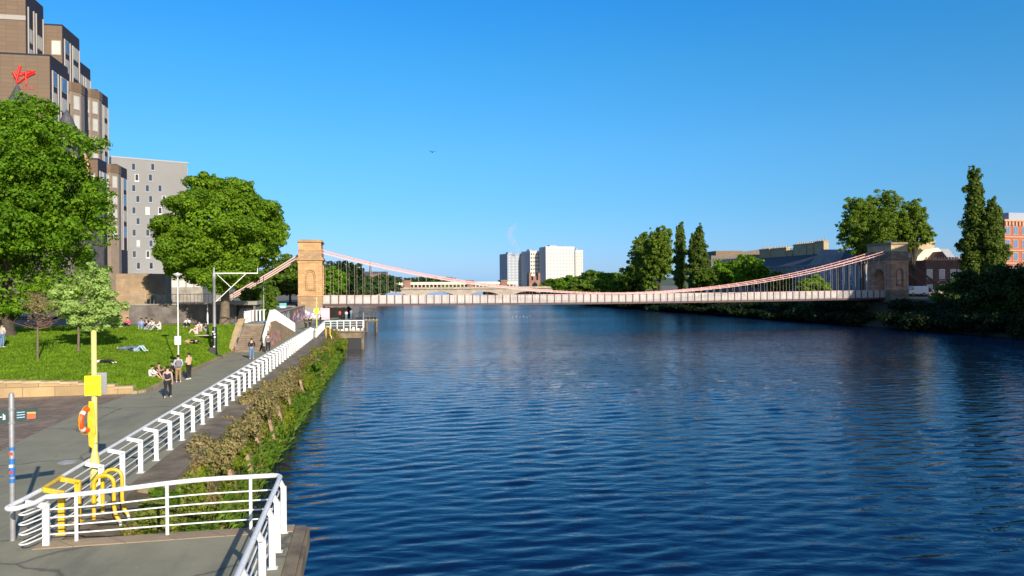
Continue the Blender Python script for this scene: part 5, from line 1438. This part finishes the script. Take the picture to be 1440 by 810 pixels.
def person(label, loc, rz, pose, top, bottom, hair=(.02,.014,.01), sleeves='short', shorts=False, skin=M_skin, shoes=(.6,.6,.58), scale=1.0, group=None, bag=None):
    t = thing('person', label, 'person', loc, rz, group); t.scale = (scale,)*3
    def R_(k): return RAD[k] if k in RAD else RAD[k[:-1]]
    E = [('pel','bel'),('bel','che'),('che','nec'),('nec','jaw'),('jaw','cra')]
    for n_ in 'lr': E += [('pel','hip'+n_),('hip'+n_,'kne'+n_),('kne'+n_,'ank'+n_),('ank'+n_,'toe'+n_),('che','sho'+n_),('sho'+n_,'elb'+n_),('elb'+n_,'wri'+n_),('wri'+n_,'han'+n_)]
    v, f = skin_mesh({k:(pose[k], R_(k)) for k in pose}, E)
    mb = MB(); mb.add(v, f)
    up = (pose['cra']-pose['jaw']).normalized(); fw = V(0,1,0) if abs(up.z) > .5 else V(0,0,1)
    side = V(1,0,0); face = pose['jaw'].lerp(pose['cra'],.35)
    nose = face+fw*.088
    mb.ell(nose,(.012,.018,.018),6,5)
    for s_ in (-1,1):
        mb.ell(face+side*(.088*s_),(.012,.02,.028),6,5)
    for n_, s_ in (('l',-1),('r',1)):   # fingers and thumb rooted in the palm
        h = pose['han'+n_]; d = (h-pose['wri'+n_]).normalized(); ac = d.cross(V(0,1,0)) 
        ac = ac.normalized() if ac.length > .1 else V(1,0,0)
        nn = d.cross(ac)
        for k, L in enumerate((.060,.072,.068,.052)):
            b = h + ac*(-.027+.018*k)+d*.01
            mb.tube([b,b+d*L*.5+nn*.004,b+d*L*.85+nn*.02],[.009,.008,.006],5)
        b = h-ac*.030-d*.02; mb.tube([b,b-ac*.028+d*.02,b-ac*.030+d*.05],[.010,.009,.007],5)
    mb.build('body', skin, t, smooth=True)
    for s_ in (-1,1): MB().ell(face+fw*.082+side*(.032*s_)+up*.022,(.010,.006,.007),6,5).build('eye', M_black, t)
    MB().ell(face+fw*.083-up*.035,(.024,.006,.006),6,5).build('mouth', mat('lips',(.40,.15,.13),.5,.1), t)
    g = .018
    P_ = {k:(pose[k], tuple(x+g for x in R_(k))) for k in ('pel','bel','che')}
    P_['nec'] = (pose['che'].lerp(pose['nec'],.72), (.075,.065))
    E2 = [('pel','bel'),('bel','che'),('che','nec')]
    for n_ in 'lr':
        if sleeves == 'none': P_['sho'+n_] = (pose['sho'+n_]*.92+pose['che']*.08, .062); E2 += [('che','sho'+n_)]
        else:
            P_['sho'+n_] = (pose['sho'+n_], .078); E2 += [('che','sho'+n_)]
            e = pose['sho'+n_].lerp(pose['elb'+n_], .75 if sleeves == 'short' else 1)
            P_['elb'+n_] = (e, .062); E2 += [('sho'+n_,'elb'+n_)]
            if sleeves == 'long': P_['wri'+n_] = (pose['wri'+n_], .043); E2 += [('elb'+n_,'wri'+n_)]
    v, f = skin_mesh(P_, E2); MB().add(v, f).build('top', cloth(top), t, smooth=True)
    P_ = {'pel':(pose['pel'],(.152,.13))}; E3 = []
    for n_ in 'lr':
        P_['hip'+n_] = (pose['hip'+n_], .112); P_['kne'+n_] = (pose['kne'+n_], .078 if not shorts else .085)
        E3 += [('pel','hip'+n_),('hip'+n_,'kne'+n_)]
        if shorts: P_['kne'+n_] = (pose['hip'+n_].lerp(pose['kne'+n_],.85), .088)
        else: P_['ank'+n_] = (pose['kne'+n_].lerp(pose['ank'+n_],.95), .055); E3 += [('kne'+n_,'ank'+n_)]
    v, f = skin_mesh(P_, E3); MB().add(v, f).build('trousers', cloth(bottom), t, smooth=True)
    for n_ in 'lr':
        v, f = skin_mesh({'a':(pose['ank'+n_]-V(0,.03,.03),.048),'b':(pose['ank'+n_].lerp(pose['toe'+n_],.6),.048),'c':(pose['toe'+n_]+V(0,.03,0),.036)}, [('a','b'),('b','c')])
        MB().add(v, f).build('shoe', cloth(shoes), t, smooth=True)
    hc = pose['jaw'].lerp(pose['cra'],.75)-fw*.022+up*.028
    mb = MB().ell(hc,(.098,.10 if abs(up.z)>.5 else .09,.092 if abs(up.z)>.5 else .10),12,9)
    mb.build('hair', cloth(hair), t, smooth=True)
    if bag is not None:
        c = pose['che']-fw*.20-up*.10
        MB().boxc(c,(.30,.16,.42)).build('backpack', cloth(bag), t, bevel=.05)
    return t
g3 = lambda px,py: P(px,py,3.0)
def yaw(dx, dy): return math.atan2(-dx, dy)   # local +Y towards (dx,dy)
navy=(.018,.022,.05); blk=(.015,.015,.018); jean=(.12,.22,.38); lil=(.42,.43,.58); peach=(.75,.42,.24); kh=(.30,.19,.10); wht=(.75,.74,.72); gry=(.25,.25,.28)
person('person in a navy vest and black trousers walking up the path away from the camera', g3(236,560), yaw(-.1,1)+.15, pose_stand('down',.20), navy, blk, sleeves='none', shoes=(.5,.45,.42))
person('standing person in lilac shirt and khaki trousers with a grey backpack', g3(251,538), yaw(-.5,1), pose_stand('side'), lil, kh, sleeves='long', bag=(.16,.17,.2))
person('standing person in peach shirt and black trousers at the edge of the lawn', g3(266,534), yaw(-1,.3), pose_stand('front'), peach, blk, sleeves='long', shoes=wht)
def sitp(label, px, py, rz, top, bottom, **k):
    p = on_lawn(px,py); return person(label, p, rz, pose_sit(), top, bottom, **k)
kp = dict(skin=M_skin)
person('person in white shirt and khaki shorts sitting on the kerb by the path', P(213,534,3.12), yaw(1,.0), pose_sit(), wht, (.42,.31,.2), sleeves='long', shorts=True)
person('dark haired person in black top sitting behind the one in khaki shorts', P(223,530,3.2), yaw(.9,-.4), pose_sit(), (.05,.02,.03), blk, sleeves='short')
person('person in black sitting low behind the legs of the lilac shirted man', P(243,527,3.2), yaw(-.8,-.4), pose_sit(), blk, blk, sleeves='long')
person('walker in black jacket and blue jeans heading away along the path', g3(354,505), yaw(-.2,1), pose_stand('side',.12), blk, jean, sleeves='long', shoes=(.7,.7,.7), skin=M_skin)
person('walker in grey jacket and black trousers beside the white railing', g3(377,496), yaw(-.2,1), pose_stand('side',.1), (.17,.16,.19), blk, sleeves='long')
sitp('person in bright blue top sitting at the far left edge of the lawn top', 199,462, yaw(.3,-1), (.20,.32,.65), (.2,.28,.45), sleeves='long')
sitp('person in black sitting between the blue and the white topped sitters', 206,461, yaw(.5,-1), blk, blk, sleeves='long')
sitp('sitter in white top third along the far edge of the lawn', 214,463, yaw(-.3,-1), (.65,.62,.55), gry, sleeves='long')
sitp('sitter in pale grey clothes right of the white topped one', 225,464, yaw(-1,-.3), (.6,.6,.58), (.55,.54,.5), sleeves='long', hair=(.2,.12,.05))
sitp('lone sitter in white jumper and black trousers before the dark wall', 264,460, yaw(.1,-1), wht, blk, sleeves='long')
sitp('sitter in pink and white amid the picnic group near the mast', 276,470, yaw(-.8,-.6), (.75,.5,.47), (.65,.5,.42), sleeves='short')
sitp('sitter in white top on the picnic blanket near the mast', 281,466, yaw(-.3,-1), wht, (.5,.35,.3), sleeves='short')
sitp('sitter in olive top at the right end of the picnic group', 291,467, yaw(-1,0), (.2,.22,.12), gry, sleeves='short')
def lie(label, px, py, rz, top, bottom, knee=0., **k): return person(label, on_lawn(px,py), rz, pose_lie(knee), top, bottom, **k)
lie('sunbather with bare legs and black top lying behind the square notice', 266,482, yaw(-1,-.1), blk, (.6,.3,.22), shorts=True)
lie('person in dark top and pale blue jeans lying across the middle of the lawn', 192,494, yaw(1,-.2), (.03,.04,.07), (.35,.5,.66), .32, sleeves='long')
lie('person in slate blue lying next to the one in pale jeans', 178,492, yaw(1,.1), (.10,.15,.25), (.10,.14,.25), .12, sleeves='long')
lie('person in white shirt and black trousers lying behind the yellow pole', 144,511, yaw(1,-.12), wht, blk, .1, sleeves='long')
person('person in white top and blue jeans standing at the left edge beneath the big tree', on_lawn(3,489), yaw(.3,1), pose_stand('side'), (.55,.5,.45), jean, sleeves='long')
sitp('person in crouched bright pink top at the left end of the lawn top row', 180,460, yaw(-.5,-1), (.75,.10,.22), blk, sleeves='long')
bl = on_lawn(281,472)
o = MB().boxc((0,0,.03),(2.3,1.3,.03)).build('picnic_blanket', cloth((.62,.50,.42)), None, bl, .3); tag(o, 'pale picnic blanket under the group near the mast', 'blanket')
for i,(px,py,tp,bt,lab) in enumerate(((478,450,(.65,.04,.05),blk,'distant person in red top on the jetty'),(487,450,wht,gry,'distant person in white beside the red topped one on the jetty'),(494,448,gry,jean,'distant person in grey third from left on the jetty'),(436,462,blk,blk,'distant person in black left of the far yellow pole'),(451,459,blk,(.05,.05,.06),'distant person in black right of the far yellow pole'),(430,463,(.05,.05,.05),blk,'distant dark clothed person by the foot of the stone tower'))):
    person(lab, P(px,py,3.03), yaw(rr.uniform(-1,1),rr.uniform(-1,1)), pose_stand('side'), tp, bt, sleeves='long')

# ================================================================== VEHICLES
def car(label, loc, rz, paint, kind='car'):
    t = thing('parked_'+kind, label, kind, loc, rz)
    if kind == 'van': prof = [(-2.5,.35),(2.45,.35),(2.5,.9),(2.2,1.15),(1.6,1.95),(1.3,2.1),(-2.4,2.1),(-2.5,1.9)]; gl_ = [(1.2,1.25),(2.0,1.25),(1.5,1.9),(1.2,1.95)]
    else: prof = [(-2.1,.3),(2.1,.3),(2.15,.6),(2.0,.82),(1.2,.92),(.55,1.42),(-1.0,1.45),(-1.75,.98),(-2.12,.9),(-2.15,.55)]; gl_ = [(-1.55,.98),(1.0,.95),(.5,1.34),(-.95,1.37)]
    b = MB().prism_x(prof,-.85,.85).build('body', paint, t, bevel=.06, smooth=False)
    MB().prism_x(gl_,.852,.87).prism_x(gl_,-.87,-.852).build('side_windows', M_darkglass, t)
    if kind == 'car':
        MB().add([(-.7,1.14,.97),(.7,1.14,.97),(.62,.62,1.38),(-.62,.62,1.38)],[(0,1,2,3)]).build('windscreen', M_darkglass, t).location = (0,.02,.015)
        MB().add([(-.7,-1.72,1.02),(.7,-1.72,1.02),(.62,-1.08,1.42),(-.62,-1.08,1.42)],[(0,3,2,1)]).build('rear_window', M_darkglass, t).location = (0,-.02,.02)
    for x in (-.8,.8):
        for y in (-1.35,1.35):
            w = MB().tube([(x-.1,y,.33),(x+.1,y,.33)], .33, 18).build('wheel', M_black, t); MB().tube([(x-.12,y,.33),(x+.12,y,.33)], .19, 12).build('rim', M_galv, w)
    for x in (-.6,.6):
        MB().boxc((x,(2.5 if kind=='van' else 2.1),.68),(.3,.08,.16)).build('headlight', M_white, t)
        MB().boxc((x,(-2.5 if kind=='van' else -2.14),.75),(.25,.06,.18)).build('tail_light', mat('tail_red',(.4,.01,.01),.3,.1), t)
    return t
M_carblue = mat('car_blue', (.10,.20,.42), .25, .05, 1); M_carsil = mat('car_silver', (.45,.46,.48), .25, .05, 1, metal=.4); M_carwht = mat('car_white', (.75,.75,.76), .25, .05, 1)
car('blue car parked in the shade beneath the big left tree', P(40,449,5.36), R(75), M_carblue)
car('silver car parked in the shade behind the bare sapling', P(82,449,5.36), R(75), M_carsil)
car('white van parked at the extreme left under the big tree', P(10,447,5.36), R(70), M_carwht, 'van')
car('white van parked between the right stone tower and the red stone lodge', ST(168,128.5,5.36) if False else Vector((*D(1288,406,166).xy,6.1)), R(100), M_carwht, 'van')
car('silver car half hidden by leaves before the lodge', Vector((*D(1312,406,172).xy,5.8)), R(100), M_carsil)

# ================================================================== SMALL THINGS
for i, px in enumerate((870,881)):
    s = S_at(px,112); p = ST(s,112,4.9); zt = ZAT(px,400,p.y); h = zt-4.9+0.8
    t = thing('quay_lantern', ('left' if i==0 else 'right')+' one of two white globe lanterns before the dark trees', 'lantern', p, TH)
    MB().lathe([(.3,0),(.12,.6),(.09,h-1.0),(.2,h-.9)], n=10).build('post', M_grey, t)
    MB().ell((0,0,h-.4),(.42,.42,.6),10,8).build('globe', M_white, t)
bd = thing('flying_bird', 'tiny dark bird gliding high in the blue sky', 'bird', D(608,214,80), .4)
MB().ell((0,0,0),(.07,.2,.06),8,6).add([(0,.08,.02),(0,-.08,.02),(.28,-.02,.14),(.32,.06,.12)],[(0,1,2,3)]).add([(0,.08,.02),(0,-.08,.02),(-.28,-.02,.14),(-.32,.06,.12)],[(3,2,1,0)]).add([(.28,-.02,.14),(.32,.06,.12),(.55,-.06,.0)],[(0,1,2)]).add([(-.28,-.02,.14),(-.32,.06,.12),(-.55,-.06,.0)],[(2,1,0)]).add([(.03,-.15,0),(-.03,-.15,0),(.07,-.32,0),(-.07,-.32,0)],[(0,1,3,2)]).build('body', M_black, bd)
gl_names = ['white gull afloat at the left end of the flock','second white gull from the left in the floating flock','third white gull from the left in the floating flock','fourth white gull from the left in the floating flock','fifth white gull from the left in the floating flock','white gull afloat at the right end of the flock']
g0 = None
for i,(px,py) in enumerate(((721,446),(726,445),(731,446.5),(736,445),(741,446),(745,444.6))):
    p = P(px,py,0.02)
    if g0 is None:
        g0 = thing('gull', gl_names[0], 'gull', p, 1.2, 'gulls floating on the river')
        MB().ell((0,0,.08),(.13,.27,.12),10,8).tube([(0,.2,.12),(0,.25,.24),(0,.29,.28)],[.06,.05,.045],8).build('body', M_white, g0, smooth=True)
        MB().tube([(0,.31,.28),(0,.38,.26)],[.02,.006],6).build('beak', M_yellow, g0)
        MB().ell((.09,-.06,.12),(.04,.24,.07),8,6).ell((-.09,-.06,.12),(.04,.24,.07),8,6).build('wings', M_grey, g0, smooth=True)
    else: inst(g0, p, 1.2+i*1.1, .6, gl_names[i])
# steam plume over the far block
sp_ = P; pt = D(728,352,935)
mb = MB()
for dx,dz_,r in ((0,0,4.5),(-4,7,5),(-8,14,5.5),(-11,20,5),(-7,26,4.5),(-3,31,3.5)): mb.ell((dx,0,dz_),(r,r,r),12,8)
vm = bpy.data.materials.new('steam'); vm.use_nodes = True; nt = vm.node_tree
nt.nodes.remove(nt.nodes['Principled BSDF']); pv = nt.nodes.new('ShaderNodeVolumePrincipled')
pv.inputs['Color'].default_value = (.9,.92,.95,1)
tc = nt.nodes.new('ShaderNodeTexCoord'); nz = noise(nt, tc.outputs['Object'], .16, 4, .7, .5)
mr = nt.nodes.new('ShaderNodeMapRange'); nt.links.new(nz, mr.inputs[0]); mr.inputs[1].default_value=.46; mr.inputs[2].default_value=.66; mr.inputs[3].default_value=0; mr.inputs[4].default_value=.14
nt.links.new(mr.outputs[0], pv.inputs['Density']); nt.links.new(pv.outputs[0], nt.nodes['Material Output'].inputs['Volume'])
o = mb.build('steam_plume', vm, None, pt); tag(o, 'thin white steam plume rising above the leftmost far high rise', 'steam', kind='stuff')

g0.scale = (.6,.6,.6)
# ================================================================== WORLD, SUN, CAMERA
w = bpy.data.worlds.new('World'); sc.world = w; w.use_nodes = True; nt = w.node_tree
bg = nt.nodes['Background']; sky = nt.nodes.new('ShaderNodeTexSky'); sky.sky_type = 'NISHITA'; sky.sun_disc = False
sky.sun_elevation = SUN_EL
sun_az = math.atan2(SUN_DIR.x, SUN_DIR.y)      # clockwise from +Y
sky.sun_rotation = sun_az
sky.air_density = 1.0; sky.dust_density = .3; sky.ozone_density = 3.0; sky.altitude = 0
tcw = nt.nodes.new('ShaderNodeTexCoord'); spw = nt.nodes.new('ShaderNodeSeparateXYZ'); nt.links.new(tcw.outputs['Generated'], spw.inputs[0])
rw = nt.nodes.new('ShaderNodeValToRGB'); nt.links.new(spw.outputs[2], rw.inputs[0])
cr = rw.color_ramp; stops = [(0,(.28,.50,1.1)),(.026,(.33,.50,.92)),(.1,(.29,.57,.82)),(.177,(.286,.667,.90)),(.28,(.21,.73,.99)),(.355,(.15,.73,1.12)),(.46,(.14,.62,1.08)),(.62,(.22,.64,1.05)),(.78,(.50,.80,1.1)),(1,(.62,.88,1.05))]
while len(cr.elements) < len(stops): cr.elements.new(.5)
for e_, (p_, c_) in zip(cr.elements, stops): e_.position = p_; e_.color = (*[x/1.2 for x in c_], 1)
mxw = nt.nodes.new('ShaderNodeMix'); mxw.data_type = 'RGBA'; mxw.blend_type = 'MULTIPLY'; mxw.inputs[0].default_value = 1
dpw = nt.nodes.new('ShaderNodeVectorMath'); dpw.operation = 'DOT_PRODUCT'; nt.links.new(tcw.outputs['Generated'], dpw.inputs[0]); dpw.inputs[1].default_value = (-.483,.876,0)
mrw = nt.nodes.new('ShaderNodeMapRange'); nt.links.new(dpw.outputs['Value'], mrw.inputs[0]); mrw.inputs[1].default_value = -.4; mrw.inputs[2].default_value = .3
mx2 = nt.nodes.new('ShaderNodeMix'); mx2.data_type = 'RGBA'; nt.links.new(mrw.outputs[0], mx2.inputs[0]); mx2.inputs[6].default_value = (.62,.66,.72,1); nt.links.new(rw.outputs[0], mx2.inputs[7])
nt.links.new(sky.outputs[0], mxw.inputs[6]); nt.links.new(mx2.outputs[2], mxw.inputs[7]); nt.links.new(mxw.outputs[2], bg.inputs[0]); bg.inputs[1].default_value = SKY_STR
L = bpy.data.lights.new('sun', 'SUN'); L.energy = SUN_STR; L.angle = R(.5); L.color = (1,.90,.76)
so = bpy.data.objects.new('sun', L); COL.objects.link(so)
dirv = Vector((SUN_DIR.x*math.cos(SUN_EL), SUN_DIR.y*math.cos(SUN_EL), math.sin(SUN_EL)))
so.rotation_euler = dirv.to_track_quat('Z','Y').to_euler()
cam = bpy.data.cameras.new('camera'); cam.sensor_width = 36; cam.lens = F/1440*36; cam.clip_start = .3; cam.clip_end = 8000
co = bpy.data.objects.new('camera', cam); COL.objects.link(co)
mw = Matrix((rc, uc, -f0)).transposed().to_4x4(); mw.translation = Vector((0,0,CZ)); co.matrix_world = mw
sc.camera = co
sc.view_settings.view_transform = 'Standard'; sc.view_settings.look = 'None'; sc.view_settings.gamma = 1; sc.view_settings.exposure = EXPOSURE
sc.cycles.max_bounces = 6; sc.cycles.transparent_max_bounces = 6; sc.cycles.volume_bounces = 1; sc.cycles.diffuse_bounces = 3
print('objects', len(bpy.data.objects))
